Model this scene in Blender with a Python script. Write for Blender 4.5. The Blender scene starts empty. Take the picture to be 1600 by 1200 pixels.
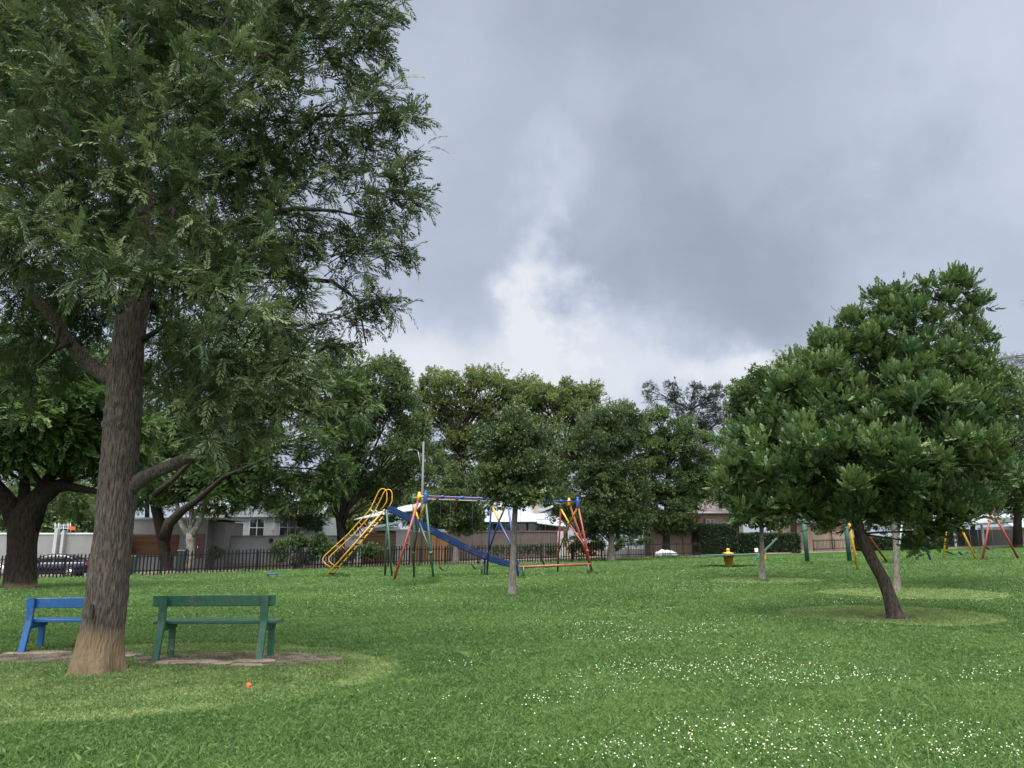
import bpy, math, random
import numpy as np
from mathutils import Vector
R = math.radians
scene = bpy.context.scene
col = scene.collection
# ------------------------------------------------------------------ camera
PITCH = R(12.0); CAMZ = 1.6; FPX = 1200.0
cam_d = bpy.data.cameras.new("camera"); cam = bpy.data.objects.new("camera", cam_d)
col.objects.link(cam)
cam.location = (0, 0, CAMZ); cam.rotation_euler = (R(90) + PITCH, 0, 0)
cam_d.sensor_width = 36; cam_d.lens = 27.0; cam_d.clip_end = 3000; cam_d.clip_start = .05
scene.camera = cam
scene.view_settings.view_transform = 'Standard'; scene.view_settings.look = 'None'
scene.view_settings.exposure = 0.0; scene.view_settings.gamma = 1
scene.cycles.max_bounces = 6; scene.cycles.diffuse_bounces = 3; scene.cycles.glossy_bounces = 3
scene.cycles.transmission_bounces = 4; scene.cycles.transparent_max_bounces = 4
scene.cycles.use_denoising = True
CT, ST = math.cos(PITCH), math.sin(PITCH)
def W(px, py, Y):
    "world point seen at photo pixel (px,py) at distance Y"
    u = (px - 800) / FPX; v = (600 - py) / FPX
    t = Y / (CT - v * ST)
    return Vector((t * u, Y, CAMZ + t * (ST + v * CT)))
def sstep(a, b, x):
    t = np.clip((x - a) / (b - a), 0, 1); return t * t * (3 - 2 * t)
def gz(x, y):
    "terrain height"
    x = np.asarray(x, float); y = np.asarray(y, float)
    s = sstep(11, 60, y)
    xc = np.clip(x, -60, 70)
    far = sstep(14, 24, y)
    return s * (0.2 + 0.026 * xc) + far * .035 * np.sin(x * .31 + 1.3) * np.sin(y * .23 + .4) + .012 * np.sin(x * .9 + y * .5)
def gzf(x, y): return float(gz(x, y))
def G(px, py):
    "terrain point under a photo pixel"
    lo, hi = 2.0, 300.0
    prev = 2.0
    y = 2.0
    while y < 300:
        p = W(px, py, y)
        if p.z < gzf(p.x, p.y): break
        prev = y; y *= 1.02
    lo, hi = prev, y
    for _ in range(40):
        m = (lo + hi) / 2; p = W(px, py, m)
        if p.z < gzf(p.x, p.y): hi = m
        else: lo = m
    p = W(px, py, hi); p.z = gzf(p.x, p.y); return p
def dirpx(px, py):
    p = W(px, py, 1.0) - Vector((0, 0, CAMZ)); return p.normalized()
# ------------------------------------------------------------------ world: overcast sky
SUN_EL, SUN_AZ = R(62), R(200)     # soft high light from behind the camera
world = bpy.data.worlds.new("World"); scene.world = world; world.use_nodes = True
wt = world.node_tree; wn = wt.nodes; wl = wt.links; wn.clear()
def wnode(t, **k):
    n = wn.new(t)
    for a, b in k.items(): setattr(n, a, b)
    return n
def wmath(op, a, b=None, c=None, clamp=False):
    n = wnode('ShaderNodeMath', operation=op); n.use_clamp = clamp
    for i, v in enumerate((a, b, c)):
        if v is None: continue
        if isinstance(v, (int, float)): n.inputs[i].default_value = v
        else: wl.new(v, n.inputs[i])
    return n.outputs[0]
tc = wnode('ShaderNodeTexCoord'); DIR = tc.outputs['Generated']
sep = wnode('ShaderNodeSeparateXYZ'); wl.new(DIR, sep.inputs[0])
DX, DY, DZ = sep.outputs
zz = wmath('ADD', wmath('MAXIMUM', DZ, 0.0), 0.42)
comb = wnode('ShaderNodeCombineXYZ')
wl.new(wmath('DIVIDE', DX, zz), comb.inputs[0]); wl.new(wmath('DIVIDE', DY, zz), comb.inputs[1])
def wnoise(vec, scale, detail, rough, dist=0.0, off=(0, 0, 0)):
    m = wnode('ShaderNodeMapping'); wl.new(vec, m.inputs[0]); m.inputs['Location'].default_value = off
    n = wnode('ShaderNodeTexNoise'); n.inputs['Scale'].default_value = scale; n.inputs['Detail'].default_value = detail
    n.inputs['Roughness'].default_value = rough; n.inputs['Distortion'].default_value = dist
    wl.new(m.outputs[0], n.inputs['Vector']); return n
n1 = wnoise(comb.outputs[0], 1.15, 5, .5, .25, (3.1, 7.7, 0))
n2 = wnoise(comb.outputs[0], 3.6, 7, .56, .2, (1.0, 2.0, 0))
nw = wnoise(DIR, 4.0, 6, .58, .1, (5, 1, 2))
# direction bent by noise, so that the lit gaps and the dark bank have ragged edges
wsub = wnode('ShaderNodeVectorMath', operation='SUBTRACT'); wl.new(nw.outputs['Color'], wsub.inputs[0]); wsub.inputs[1].default_value = (.5, .5, .5)
wsc = wnode('ShaderNodeVectorMath', operation='SCALE'); wl.new(wsub.outputs[0], wsc.inputs[0]); wsc.inputs['Scale'].default_value = .42
wadd = wnode('ShaderNodeVectorMath', operation='ADD'); wl.new(DIR, wadd.inputs[0]); wl.new(wsc.outputs[0], wadd.inputs[1])
def lobe(px, py, sx, sy):
    "soft patch of sky round a direction, sx wide and sy high (in units of the unit sphere)"
    d = dirpx(px, py)
    s = wnode('ShaderNodeVectorMath', operation='SUBTRACT'); wl.new(wadd.outputs[0], s.inputs[0]); s.inputs[1].default_value = d
    q = wnode('ShaderNodeVectorMath', operation='MULTIPLY'); wl.new(s.outputs[0], q.inputs[0]); q.inputs[1].default_value = (1 / sx, 1 / sx, 1 / sy)
    l = wnode('ShaderNodeVectorMath', operation='LENGTH'); wl.new(q.outputs[0], l.inputs[0])
    m = wnode('ShaderNodeMapRange', interpolation_type='SMOOTHSTEP'); wl.new(l.outputs['Value'], m.inputs[0])
    m.inputs[1].default_value = 0; m.inputs[2].default_value = 1; m.inputs[3].default_value = 1; m.inputs[4].default_value = 0
    return m.outputs[0]
val = wmath('MULTIPLY_ADD', n1.outputs[0], .34, .392)
val = wmath('MULTIPLY_ADD', n2.outputs[0], .16, wmath('SUBTRACT', val, .08))
def addlobe(v, px, py, sx, sy, amt): return wmath('MULTIPLY_ADD', lobe(px, py, sx, sy), amt, v)
val = addlobe(val, 1130, 410, .34, .20, -.16)
val = addlobe(val, 1300, 300, .45, .25, -.05)
val = addlobe(val, 1000, 20, .40, .16, -.13)
val = addlobe(val, 700, 300, .22, .25, -.05)
val = addlobe(val, 845, 485, .085, .16, .42)
val = addlobe(val, 860, 350, .07, .14, .10)
val = addlobe(val, 1110, 590, .16, .06, .26)
val = addlobe(val, 900, 600, .6, .10, .18)
val = addlobe(val, 1580, 200, .22, .22, .14)
val = addlobe(val, 940, 130, .10, .16, .05)
val = addlobe(val, 640, 560, .3, .14, .14)
val = addlobe(val, 640, 200, .16, .24, .09)
ramp = wnode('ShaderNodeValToRGB'); wl.new(val, ramp.inputs[0])
e = ramp.color_ramp.elements
e[0].position = .12; e[0].color = (.235, .272, .345, 1)
e[1].position = .85; e[1].color = (.84, .875, .945, 1)
x = ramp.color_ramp.elements.new(.40); x.color = (.385, .442, .548, 1)
x = ramp.color_ramp.elements.new(.62); x.color = (.575, .645, .775, 1)
# brightness added overhead and behind the camera, out of view, to light the lawn
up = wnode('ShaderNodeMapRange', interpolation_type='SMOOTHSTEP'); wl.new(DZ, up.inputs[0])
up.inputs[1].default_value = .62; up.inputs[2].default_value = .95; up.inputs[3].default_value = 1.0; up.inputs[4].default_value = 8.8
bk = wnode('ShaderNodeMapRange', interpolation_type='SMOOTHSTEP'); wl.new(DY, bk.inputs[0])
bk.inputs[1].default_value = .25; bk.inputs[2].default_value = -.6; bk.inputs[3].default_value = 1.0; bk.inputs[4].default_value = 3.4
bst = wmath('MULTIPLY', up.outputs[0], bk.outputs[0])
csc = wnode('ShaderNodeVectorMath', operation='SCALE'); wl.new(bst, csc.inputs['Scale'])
# added brightness is warmed, to offset the cold blue of the sky light
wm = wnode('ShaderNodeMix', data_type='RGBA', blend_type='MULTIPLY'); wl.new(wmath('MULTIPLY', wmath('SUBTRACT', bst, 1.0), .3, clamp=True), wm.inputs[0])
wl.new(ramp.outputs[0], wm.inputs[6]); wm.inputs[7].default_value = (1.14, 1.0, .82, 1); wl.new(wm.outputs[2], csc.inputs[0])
sky = wnode('ShaderNodeTexSky', sky_type='NISHITA'); sky.sun_disc = False; sky.sun_elevation = SUN_EL; sky.sun_rotation = SUN_AZ
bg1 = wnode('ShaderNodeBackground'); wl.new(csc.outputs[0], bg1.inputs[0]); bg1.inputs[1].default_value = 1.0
bg2 = wnode('ShaderNodeBackground'); wl.new(sky.outputs[0], bg2.inputs[0]); bg2.inputs[1].default_value = .05
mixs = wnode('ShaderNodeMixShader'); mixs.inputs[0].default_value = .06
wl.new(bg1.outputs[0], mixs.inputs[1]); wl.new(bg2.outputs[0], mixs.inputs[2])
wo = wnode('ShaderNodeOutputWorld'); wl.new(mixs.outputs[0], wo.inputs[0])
sun_d = bpy.data.lights.new("sun", 'SUN'); sun_d.energy = 1.5; sun_d.angle = R(40); sun_d.color = (1, .97, .92)
sun = bpy.data.objects.new("sun", sun_d); col.objects.link(sun)
sun.rotation_euler = (R(90) - SUN_EL, 0, R(-20))

# ------------------------------------------------------------------ materials
def newmat(name):
    m = bpy.data.materials.new(name); m.use_nodes = True
    return m, m.node_tree.nodes, m.node_tree.links, m.node_tree.nodes['Principled BSDF']
def texnoise(n, l, scale, detail=4, rough=.55, vec=None, stretch=None, coord='Object'):
    t = n.new('ShaderNodeTexNoise'); t.inputs['Scale'].default_value = scale; t.inputs['Detail'].default_value = detail
    t.inputs['Roughness'].default_value = rough
    c = n.new('ShaderNodeTexCoord'); mp = n.new('ShaderNodeMapping')
    if stretch: mp.inputs['Scale'].default_value = stretch
    l.new(c.outputs[coord], mp.inputs[0]); l.new(mp.outputs[0], t.inputs['Vector']); return t
def ramp2(n, l, src, c0, c1, p0=.35, p1=.65):
    r = n.new('ShaderNodeValToRGB'); l.new(src, r.inputs[0])
    r.color_ramp.elements[0].position = p0; r.color_ramp.elements[0].color = (*c0, 1)
    r.color_ramp.elements[1].position = p1; r.color_ramp.elements[1].color = (*c1, 1); return r
def bump(n, l, b, src, strength=.4, dist=.02):
    k = n.new('ShaderNodeBump'); k.inputs['Strength'].default_value = strength; k.inputs['Distance'].default_value = dist
    l.new(src, k.inputs['Height']); l.new(k.outputs[0], b.inputs['Normal'])
def paint(name, c, rough=.45, var=.25, scale=9, metal=0.0, bmp=.15, spec=.5, wear=None):
    m, n, l, b = newmat(name)
    t = texnoise(n, l, scale, 6, .65)
    r = ramp2(n, l, t.outputs[0], tuple(v * (1 - var) for v in c), tuple(min(1, v * (1 + var)) for v in c), .3, .7)
    l.new(r.outputs[0], b.inputs['Base Color']); b.inputs['Roughness'].default_value = rough; b.inputs['Metallic'].default_value = metal
    b.inputs['Specular IOR Level'].default_value = spec
    if wear:      # chips, grime and rust with shapes of their own
        t2 = texnoise(n, l, scale * 2.6, 9, .75); t3 = texnoise(n, l, 2.3, 5, .6)
        k = n.new('ShaderNodeMath'); k.operation = 'MULTIPLY'; l.new(t2.outputs[0], k.inputs[0]); l.new(t3.outputs[0], k.inputs[1])
        rr2 = ramp2(n, l, k.outputs[0], (0, 0, 0), (1, 1, 1), .305, .345)
        mx = n.new('ShaderNodeMix'); mx.data_type = 'RGBA'; l.new(rr2.outputs[0], mx.inputs[0]); l.new(r.outputs[0], mx.inputs[6]); mx.inputs[7].default_value = (*wear, 1)
        l.new(mx.outputs[2], b.inputs['Base Color'])
    if bmp: bump(n, l, b, t.outputs[0], bmp, .01)
    return m
def leafmat(name, dark, light, trans=.28, rough=.5, spec=.35):
    m, n, l, b = newmat(name)
    a = n.new('ShaderNodeAttribute'); a.attribute_name = 'tint'
    r = ramp2(n, l, a.outputs['Fac'], dark, light, 0, 1)
    l.new(r.outputs[0], b.inputs['Base Color']); b.inputs['Roughness'].default_value = rough; b.inputs['Specular IOR Level'].default_value = spec
    tr = n.new('ShaderNodeBsdfTranslucent'); l.new(r.outputs[0], tr.inputs[0])
    mx = n.new('ShaderNodeMixShader'); mx.inputs[0].default_value = trans
    l.new(b.outputs[0], mx.inputs[1]); l.new(tr.outputs[0], mx.inputs[2])
    l.new(mx.outputs[0], n['Material Output'].inputs[0]); return m
def barkmat(name, c0, c1, scale=6, stretch=(3, 3, .5), soil=None, soilh=.55):
    m, n, l, b = newmat(name)
    t = texnoise(n, l, scale, 8, .65, stretch=stretch)
    t2 = texnoise(n, l, 1.6, 4, .6)
    r = ramp2(n, l, t.outputs[0], c0, c1, .36, .66)
    mx = n.new('ShaderNodeMix'); mx.data_type = 'RGBA'; mx.blend_type = 'MULTIPLY'; mx.inputs[0].default_value = .6
    l.new(r.outputs[0], mx.inputs[6]); r2 = ramp2(n, l, t2.outputs[0], (.55, .55, .55), (1.15, 1.12, 1.05), .3, .7); l.new(r2.outputs[0], mx.inputs[7])
    out = mx.outputs[2]
    if soil:
        c = n.new('ShaderNodeTexCoord'); s = n.new('ShaderNodeSeparateXYZ'); l.new(c.outputs['Object'], s.inputs[0])
        ad = n.new('ShaderNodeMath'); ad.operation = 'MULTIPLY_ADD'; l.new(t2.outputs[0], ad.inputs[0]); ad.inputs[1].default_value = .35; l.new(s.outputs[2], ad.inputs[2])
        mr = n.new('ShaderNodeMapRange'); mr.interpolation_type = 'SMOOTHSTEP'; l.new(ad.outputs[0], mr.inputs[0])
        mr.inputs[1].default_value = soilh + .02; mr.inputs[2].default_value = soilh + .26; mr.inputs[3].default_value = 1; mr.inputs[4].default_value = 0
        m3 = n.new('ShaderNodeMix'); m3.data_type = 'RGBA'; l.new(mr.outputs[0], m3.inputs[0]); l.new(out, m3.inputs[6])
        rs = ramp2(n, l, t.outputs[0], tuple(v * .55 for v in soil), tuple(v * 1.15 for v in soil), .3, .7); l.new(rs.outputs[0], m3.inputs[7])
        out = m3.outputs[2]
    l.new(out, b.inputs['Base Color']); b.inputs['Roughness'].default_value = .9; b.inputs['Specular IOR Level'].default_value = .15
    bump(n, l, b, t.outputs[0], .8, .03); return m
M = {}
M['bark_main'] = barkmat('bark_main', (.026, .022, .019), (.170, .146, .124), 15, (4.0, 4.0, .48), soil=(.205, .150, .092))
M['bark_dark'] = barkmat('bark_dark', (.010, .0085, .007), (.040, .032, .025), 5, (3, 3, .8), soil=(.10, .075, .05), soilh=.3)  # darkened further, so the colour carries the shade on these trunks
M['bark_lean'] = barkmat('bark_lean', (.030, .024, .021), (.115, .092, .076), 9, (2.5, 2.5, .8), soil=(.11, .085, .060), soilh=.05)
M['bark_pale'] = barkmat('bark_pale', (.095, .084, .073), (.235, .212, .188), 8, (2, 2, .8))
M['bark_lichen'] = barkmat('bark_lichen', (.09, .085, .075), (.36, .35, .32), 5, (1.5, 1.5, 1))
M['twig'] = barkmat('twig', (.022, .019, .016), (.060, .050, .042), 9)
M['leaf_silky'] = leafmat('leaf_silky', (.022, .048, .016), (.125, .165, .062), .25, .55, .28)
M['leaf_lean'] = leafmat('leaf_lean', (.028, .070, .022), (.130, .190, .055), .25, .45, .4)
M['leaf_jac'] = leafmat('leaf_jac', (.028, .068, .017), (.105, .165, .042), .35, .5)
M['leaf_olive'] = leafmat('leaf_olive', (.064, .100, .028), (.205, .245, .082), .30, .5)
M['leaf_mid'] = leafmat('leaf_mid', (.036, .072, .022), (.125, .180, .060), .28, .5)
M['leaf_dark'] = leafmat('leaf_dark', (.030, .060, .022), (.118, .160, .056), .22, .45)
M['leaf_hedge'] = leafmat('leaf_hedge', (.012, .030, .013), (.055, .088, .032), .15, .5)
M['leaf_gum'] = leafmat('leaf_gum', (.022, .034, .028), (.050, .066, .050), .2, .5)
M['leaf_cedar'] = leafmat('leaf_cedar', (.018, .030, .024), (.05, .062, .048), .1, .6)
M['blade'] = leafmat('blade', (.030, .084, .016), (.188, .300, .092), .30, .5, .3)
M['green_paint'] = paint('green_paint', (.014, .078, .045), .42, .30, 14, wear=(.13, .12, .10))
M['blue_paint'] = paint('blue_paint', (.006, .080, .24), .35, .22, 14, wear=(.13, .12, .10))
M['p_green'] = paint('p_green', (.016, .078, .052), .45, .3, wear=(.10, .058, .035))
M['p_dkgreen_shade'] = paint('p_dkgreen_shade', (.012, .060, .045), .45, .3, wear=(.10, .058, .035))  # dark green paint; also stands for shade on the green swing frame
M['p_red'] = paint('p_red', (.24, .040, .026), .5, .3, wear=(.10, .058, .035))
M['p_orange'] = paint('p_orange', (.22, .06, .032), .5, .3, wear=(.10, .058, .035))
M['p_yellow'] = paint('p_yellow', (.50, .27, .018), .45, .22, wear=(.10, .058, .035))
M['p_blue'] = paint('p_blue', (.012, .045, .20), .4, .25, wear=(.10, .058, .035))
M['p_chute'] = paint('p_chute', (.006, .026, .095), .35, .3, 4, wear=(.10, .058, .035))
M['p_greygreen'] = paint('p_greygreen', (.30, .38, .35), .5, .2)
M['rubber'] = paint('rubber', (.014, .014, .016), .6, .3)
M['fence_black'] = paint('fence_black', (.009, .008, .009), .6, .4, spec=.15)
M['fence_brown'] = paint('fence_brown', (.020, .015, .014), .6, .4, spec=.15)
M['galv'] = paint('galv', (.30, .31, .31), .5, .2)
M['concrete_pole'] = paint('concrete_pole', (.11, .112, .115), .8, .2)
M['slab'] = paint('slab', (.20, .165, .13), .95, .35, 6, bmp=.5, spec=.1)
M['orange'] = paint('orange', (.80, .075, .015), .5, .15, 30)
M['white_plastic'] = paint('white_plastic', (.55, .55, .56), .45, .12, 8)
M['bin'] = paint('bin', (.012, .025, .020), .45, .3)
M['wall_white'] = paint('wall_white', (.34, .34, .35), .9, .10, 1.2, bmp=.05, spec=.1)
M['wall_grey'] = paint('wall_grey', (.20, .198, .195), .9, .12, .9, bmp=.05, spec=.1)
M['wall_blue'] = paint('wall_blue', (.33, .365, .385), .9, .08, .9, bmp=.05, spec=.1)
M['wall_brown'] = paint('wall_brown', (.085, .070, .064), .9, .18, 1.0, bmp=.05, spec=.1)
M['wall_pink'] = paint('wall_pink', (.30, .215, .17), .9, .12, 1.0, bmp=.05, spec=.1)
M['wall_beige'] = paint('wall_beige', (.33, .265, .195), .9, .12, 1.0, bmp=.05, spec=.1)
M['trim_white'] = paint('trim_white', (.52, .53, .54), .6, .08, 3)
M['roof_white'] = paint('roof_white', (.27, .295, .32), .6, .12, .8)
M['roof_brown'] = paint('roof_brown', (.10, .060, .050), .8, .3, 3)
M['glass_dark'] = paint('glass_dark', (.020, .024, .026), .08, .2, 2, bmp=0, spec=.6)
M['door_dark'] = paint('door_dark', (.075, .026, .016), .5, .3, 4)
M['shade_dark'] = paint('shade_dark', (.030, .028, .027), .9, .3)  # dark fittings; in the carports this colour stands for shade
def platemat(name, base, period, axis=2, dark=.45, fine=(1, 1, 12)):
    "boards / tiles: thin dark joints every period metres along an axis, plus grain"
    m, n, l, b = newmat(name)
    c = n.new('ShaderNodeTexCoord'); s = n.new('ShaderNodeSeparateXYZ'); l.new(c.outputs['Object'], s.inputs[0])
    d = n.new('ShaderNodeMath'); d.operation = 'DIVIDE'; l.new(s.outputs[axis], d.inputs[0]); d.inputs[1].default_value = period
    f = n.new('ShaderNodeMath'); f.operation = 'FRACT'; l.new(d.outputs[0], f.inputs[0])
    fl = n.new('ShaderNodeMath'); fl.operation = 'FLOOR'; l.new(d.outputs[0], fl.inputs[0])
    wn_ = n.new('ShaderNodeTexWhiteNoise'); wn_.noise_dimensions = '1D'; l.new(fl.outputs[0], wn_.inputs['W'])
    t = texnoise(n, l, 2, 6, .6, stretch=fine)
    mm = n.new('ShaderNodeMath'); mm.operation = 'MULTIPLY_ADD'; l.new(wn_.outputs[0], mm.inputs[0]); mm.inputs[1].default_value = .45; l.new(t.outputs[0], mm.inputs[2])
    r = ramp2(n, l, mm.outputs[0], tuple(v * .6 for v in base), tuple(v * 1.35 for v in base), .35, 1.0)
    g = n.new('ShaderNodeMath'); g.operation = 'LESS_THAN'; l.new(f.outputs[0], g.inputs[0]); g.inputs[1].default_value = .10
    mx = n.new('ShaderNodeMix'); mx.data_type = 'RGBA'; l.new(g.outputs[0], mx.inputs[0]); l.new(r.outputs[0], mx.inputs[6])
    mx.inputs[7].default_value = (*[v * dark for v in base], 1)
    l.new(mx.outputs[2], b.inputs['Base Color']); b.inputs['Roughness'].default_value = .7; b.inputs['Specular IOR Level'].default_value = .25
    return m
M['wood_door'] = platemat('wood_door', (.085, .036, .015), .22, 2, .4, (.3, 1, 8))
M['wood_fence'] = platemat('wood_fence', (.15, .085, .042), .16, 2, .4, (.3, 1, 8))
M['wood_upright'] = platemat('wood_upright', (.20, .115, .055), .2, 0, .4, (8, 1, .3))
M['tiles'] = platemat('tiles', (.105, .085, .085), .33, 1, .5, (3, 3, 3))
M['cut_blade'] = leafmat('cut_blade', (.036, .094, .019), (.205, .275, .100), .2, .6, .2)
def groundmat():
    m, n, l, b = newmat('ground')
    t = texnoise(n, l, .35, 6, .6); t2 = texnoise(n, l, 6, 6, .7); t3 = texnoise(n, l, 45, 3, .7)
    r = ramp2(n, l, t.outputs[0], (.016, .046, .009), (.046, .092, .020), .3, .72)
    r2 = ramp2(n, l, t2.outputs[0], (.55, .60, .5), (1.35, 1.3, 1.2), .3, .7)
    r3 = ramp2(n, l, t3.outputs[0], (.35, .4, .35), (1.5, 1.5, 1.4), .35, .68)
    m1 = n.new('ShaderNodeMix'); m1.data_type = 'RGBA'; m1.blend_type = 'MULTIPLY'; m1.inputs[0].default_value = 1
    l.new(r.outputs[0], m1.inputs[6]); l.new(r2.outputs[0], m1.inputs[7])
    m2 = n.new('ShaderNodeMix'); m2.data_type = 'RGBA'; m2.blend_type = 'MULTIPLY'; m2.inputs[0].default_value = 1
    l.new(m1.outputs[2], m2.inputs[6]); l.new(r3.outputs[0], m2.inputs[7])
    l.new(m2.outputs[2], b.inputs['Base Color']); b.inputs['Roughness'].default_value = 1; b.inputs['Specular IOR Level'].default_value = .05
    bump(n, l, b, t3.outputs[0], .6, .03); return m
M['ground'] = groundmat()
def mixground(name, a, b_, scale, fine=60, p0=.4, p1=.6):
    m, n, l, b = newmat(name)
    t = texnoise(n, l, scale, 6, .65); t3 = texnoise(n, l, fine, 4, .7)
    r = ramp2(n, l, t.outputs[0], a, b_, p0, p1)
    r3 = ramp2(n, l, t3.outputs[0], (.5, .5, .5), (1.4, 1.4, 1.4), .3, .7)
    m2 = n.new('ShaderNodeMix'); m2.data_type = 'RGBA'; m2.blend_type = 'MULTIPLY'; m2.inputs[0].default_value = 1
    l.new(r.outputs[0], m2.inputs[6]); l.new(r3.outputs[0], m2.inputs[7])
    l.new(m2.outputs[2], b.inputs['Base Color']); b.inputs['Roughness'].default_value = 1; b.inputs['Specular IOR Level'].default_value = .05
    bump(n, l, b, t3.outputs[0], .6, .02); return m
M['mown'] = mixground('mown', (.056, .098, .024), (.120, .150, .048), 2.5)
M['soil'] = mixground('soil', (.055, .046, .037), (.150, .125, .098), 3)
M['asphalt'] = mixground('asphalt', (.045, .045, .046), (.070, .069, .068), 2, 90)
M['pave'] = mixground('pave', (.15, .12, .095), (.22, .185, .15), 1.5, 40)
def flowermat():
    m, n, l, b = newmat('flower')
    a = n.new('ShaderNodeAttribute'); a.attribute_name = 'tint'
    r = ramp2(n, l, a.outputs['Fac'], (.36, .29, .17), (.60, .62, .45), 0, .35)
    l.new(r.outputs[0], b.inputs['Base Color']); b.inputs['Roughness'].default_value = .8; return m
M['flower'] = flowermat()
M['dry_leaf'] = leafmat('dry_leaf', (.10, .055, .03), (.26, .17, .10), .1, .8, .1)
M['car_navy'] = paint('car_navy', (.004, .006, .018), .12, .1, 3, metal=.2, bmp=0, spec=.8)
M['car_white'] = paint('car_white', (.70, .72, .74), .2, .05, 3, bmp=0)
M['lamp_red'] = paint('lamp_red', (.40, .012, .015), .2, .1, 10, bmp=0)
M['chrome'] = paint('chrome', (.55, .56, .58), .25, .1, 10, metal=.9, bmp=0)

# ------------------------------------------------------------------ helpers
def tag(o, label=None, cat=None, group=None, kind=None):
    if label: o['label'] = label
    if cat: o['category'] = cat
    if group: o['group'] = group
    if kind: o['kind'] = kind
    return o
def empty(name, loc, rz=0.0, label=None, cat=None, group=None):
    o = bpy.data.objects.new(name, None); col.objects.link(o)
    o.location = loc; o.rotation_euler = (0, 0, rz); o.empty_display_size = .2
    return tag(o, label, cat, group)
def link_mesh(name, me, mat, parent=None, world=True):
    me.materials.append(mat); o = bpy.data.objects.new(name, me); col.objects.link(o)
    if parent is not None:
        o.parent = parent
    return o
class MB:
    "collects shapes; build() links them as ONE mesh object. Coordinates are local to the parent."
    def __init__(s): s.v = []; s.f = []; s.sm = []
    def add(s, vs, fs, smooth=False):
        o = len(s.v); s.v += [tuple(p) for p in vs]; s.f += [tuple(i + o for i in f) for f in fs]; s.sm += [smooth] * len(fs); return s
    def box(s, a, b, tilt=None):
        x0, y0, z0 = a; x1, y1, z1 = b
        return s.add([(x0, y0, z0), (x1, y0, z0), (x1, y1, z0), (x0, y1, z0), (x0, y0, z1), (x1, y0, z1), (x1, y1, z1), (x0, y1, z1)],
                     [(0, 3, 2, 1), (4, 5, 6, 7), (0, 1, 5, 4), (1, 2, 6, 5), (2, 3, 7, 6), (3, 0, 4, 7)])
    def bar(s, p, q, w, h, upv=(0, 0, 1), bev=0.0):
        "rectangular bar from p to q, w across, h along upv"
        p = Vector(p); q = Vector(q); d = (q - p).normalized(); upv = Vector(upv)
        side = d.cross(upv)
        if side.length < 1e-4: side = d.cross(Vector((1, 0, 0)))
        side.normalize(); u = side.cross(d).normalized()
        if bev <= 0: ring = [(-w / 2, -h / 2), (w / 2, -h / 2), (w / 2, h / 2), (-w / 2, h / 2)]
        else:
            a, b, c = w / 2, h / 2, bev
            ring = [(-a + c, -b), (a - c, -b), (a, -b + c), (a, b - c), (a - c, b), (-a + c, b), (-a, b - c), (-a, -b + c)]
        n = len(ring)
        vs = [p + side * i + u * j for i, j in ring] + [q + side * i + u * j for i, j in ring]
        fs = [tuple(range(n - 1, -1, -1)), tuple(range(n, 2 * n))] + [(i, (i + 1) % n, n + (i + 1) % n, n + i) for i in range(n)]
        return s.add(vs, fs)
    def tube(s, pts, rad, n=8, cap=True, smooth=True, wob=0.0, rng=None):
        pts = [Vector(p) for p in pts]
        if isinstance(rad, (int, float)): rad = [rad] * len(pts)
        vs, fs = [], []
        ref = None
        for i, p in enumerate(pts):
            d = (pts[min(i + 1, len(pts) - 1)] - pts[max(i - 1, 0)])
            if d.length < 1e-9: d = Vector((0, 0, 1))
            d.normalize()
            if ref is None:
                ref = d.cross(Vector((0, 0, 1)) if abs(d.z) < .95 else Vector((1, 0, 0))).normalized()
            else:
                ref = ref - d * ref.dot(d)
                if ref.length < 1e-6: ref = d.orthogonal()
                ref.normalize()
            b = d.cross(ref)
            for k in range(n):
                a = 2 * math.pi * k / n
                r = rad[i] * (1 + (rng.uniform(-wob, wob) if wob else 0))
                vs.append(p + (ref * math.cos(a) + b * math.sin(a)) * r)
        for i in range(len(pts) - 1):
            for k in range(n):
                fs.append((i * n + k, i * n + (k + 1) % n, (i + 1) * n + (k + 1) % n, (i + 1) * n + k))
        if cap:
            fs.append(tuple(range(n - 1, -1, -1))); fs.append(tuple((len(pts) - 1) * n + k for k in range(n)))
        return s.add(vs, fs, smooth)
    def lathe(s, prof, c=(0, 0, 0), n=20, smooth=True):
        vs, fs = [], []
        for r, z in prof:
            for k in range(n):
                a = 2 * math.pi * k / n; vs.append((c[0] + r * math.cos(a), c[1] + r * math.sin(a), c[2] + z))
        for i in range(len(prof) - 1):
            for k in range(n): fs.append((i * n + k, i * n + (k + 1) % n, (i + 1) * n + (k + 1) % n, (i + 1) * n + k))
        fs.append(tuple(range(n - 1, -1, -1))); fs.append(tuple((len(prof) - 1) * n + k for k in range(n)))
        return s.add(vs, fs, smooth)
    def ball(s, c, r, n=10, m=7, squash=1.0):
        return s.lathe([(max(1e-4, r * math.sin(math.pi * i / m)), -r * squash * math.cos(math.pi * i / m)) for i in range(m + 1)], c, n)
    def quad(s, *p): return s.add(p, [tuple(range(len(p)))])
    def prism(s, poly, y0, y1):
        "polygon of (x,z) extruded from y0 to y1"
        n = len(poly)
        vs = [(x, y0, z) for x, z in poly] + [(x, y1, z) for x, z in poly]
        return s.add(vs, [tuple(range(n)), tuple(range(2 * n - 1, n - 1, -1))] + [(i, n + i, n + (i + 1) % n, (i + 1) % n) for i in range(n)])
    def build(s, name, mat, parent=None, bevel=0.0):
        me = bpy.data.meshes.new(name); me.from_pydata(s.v, [], s.f)
        me.polygons.foreach_set('use_smooth', s.sm); me.update()
        o = link_mesh(name, me, mat, parent)
        if bevel:
            b = o.modifiers.new('bevel', 'BEVEL'); b.width = bevel; b.segments = 2; b.limit_method = 'ANGLE'
        return o
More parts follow.
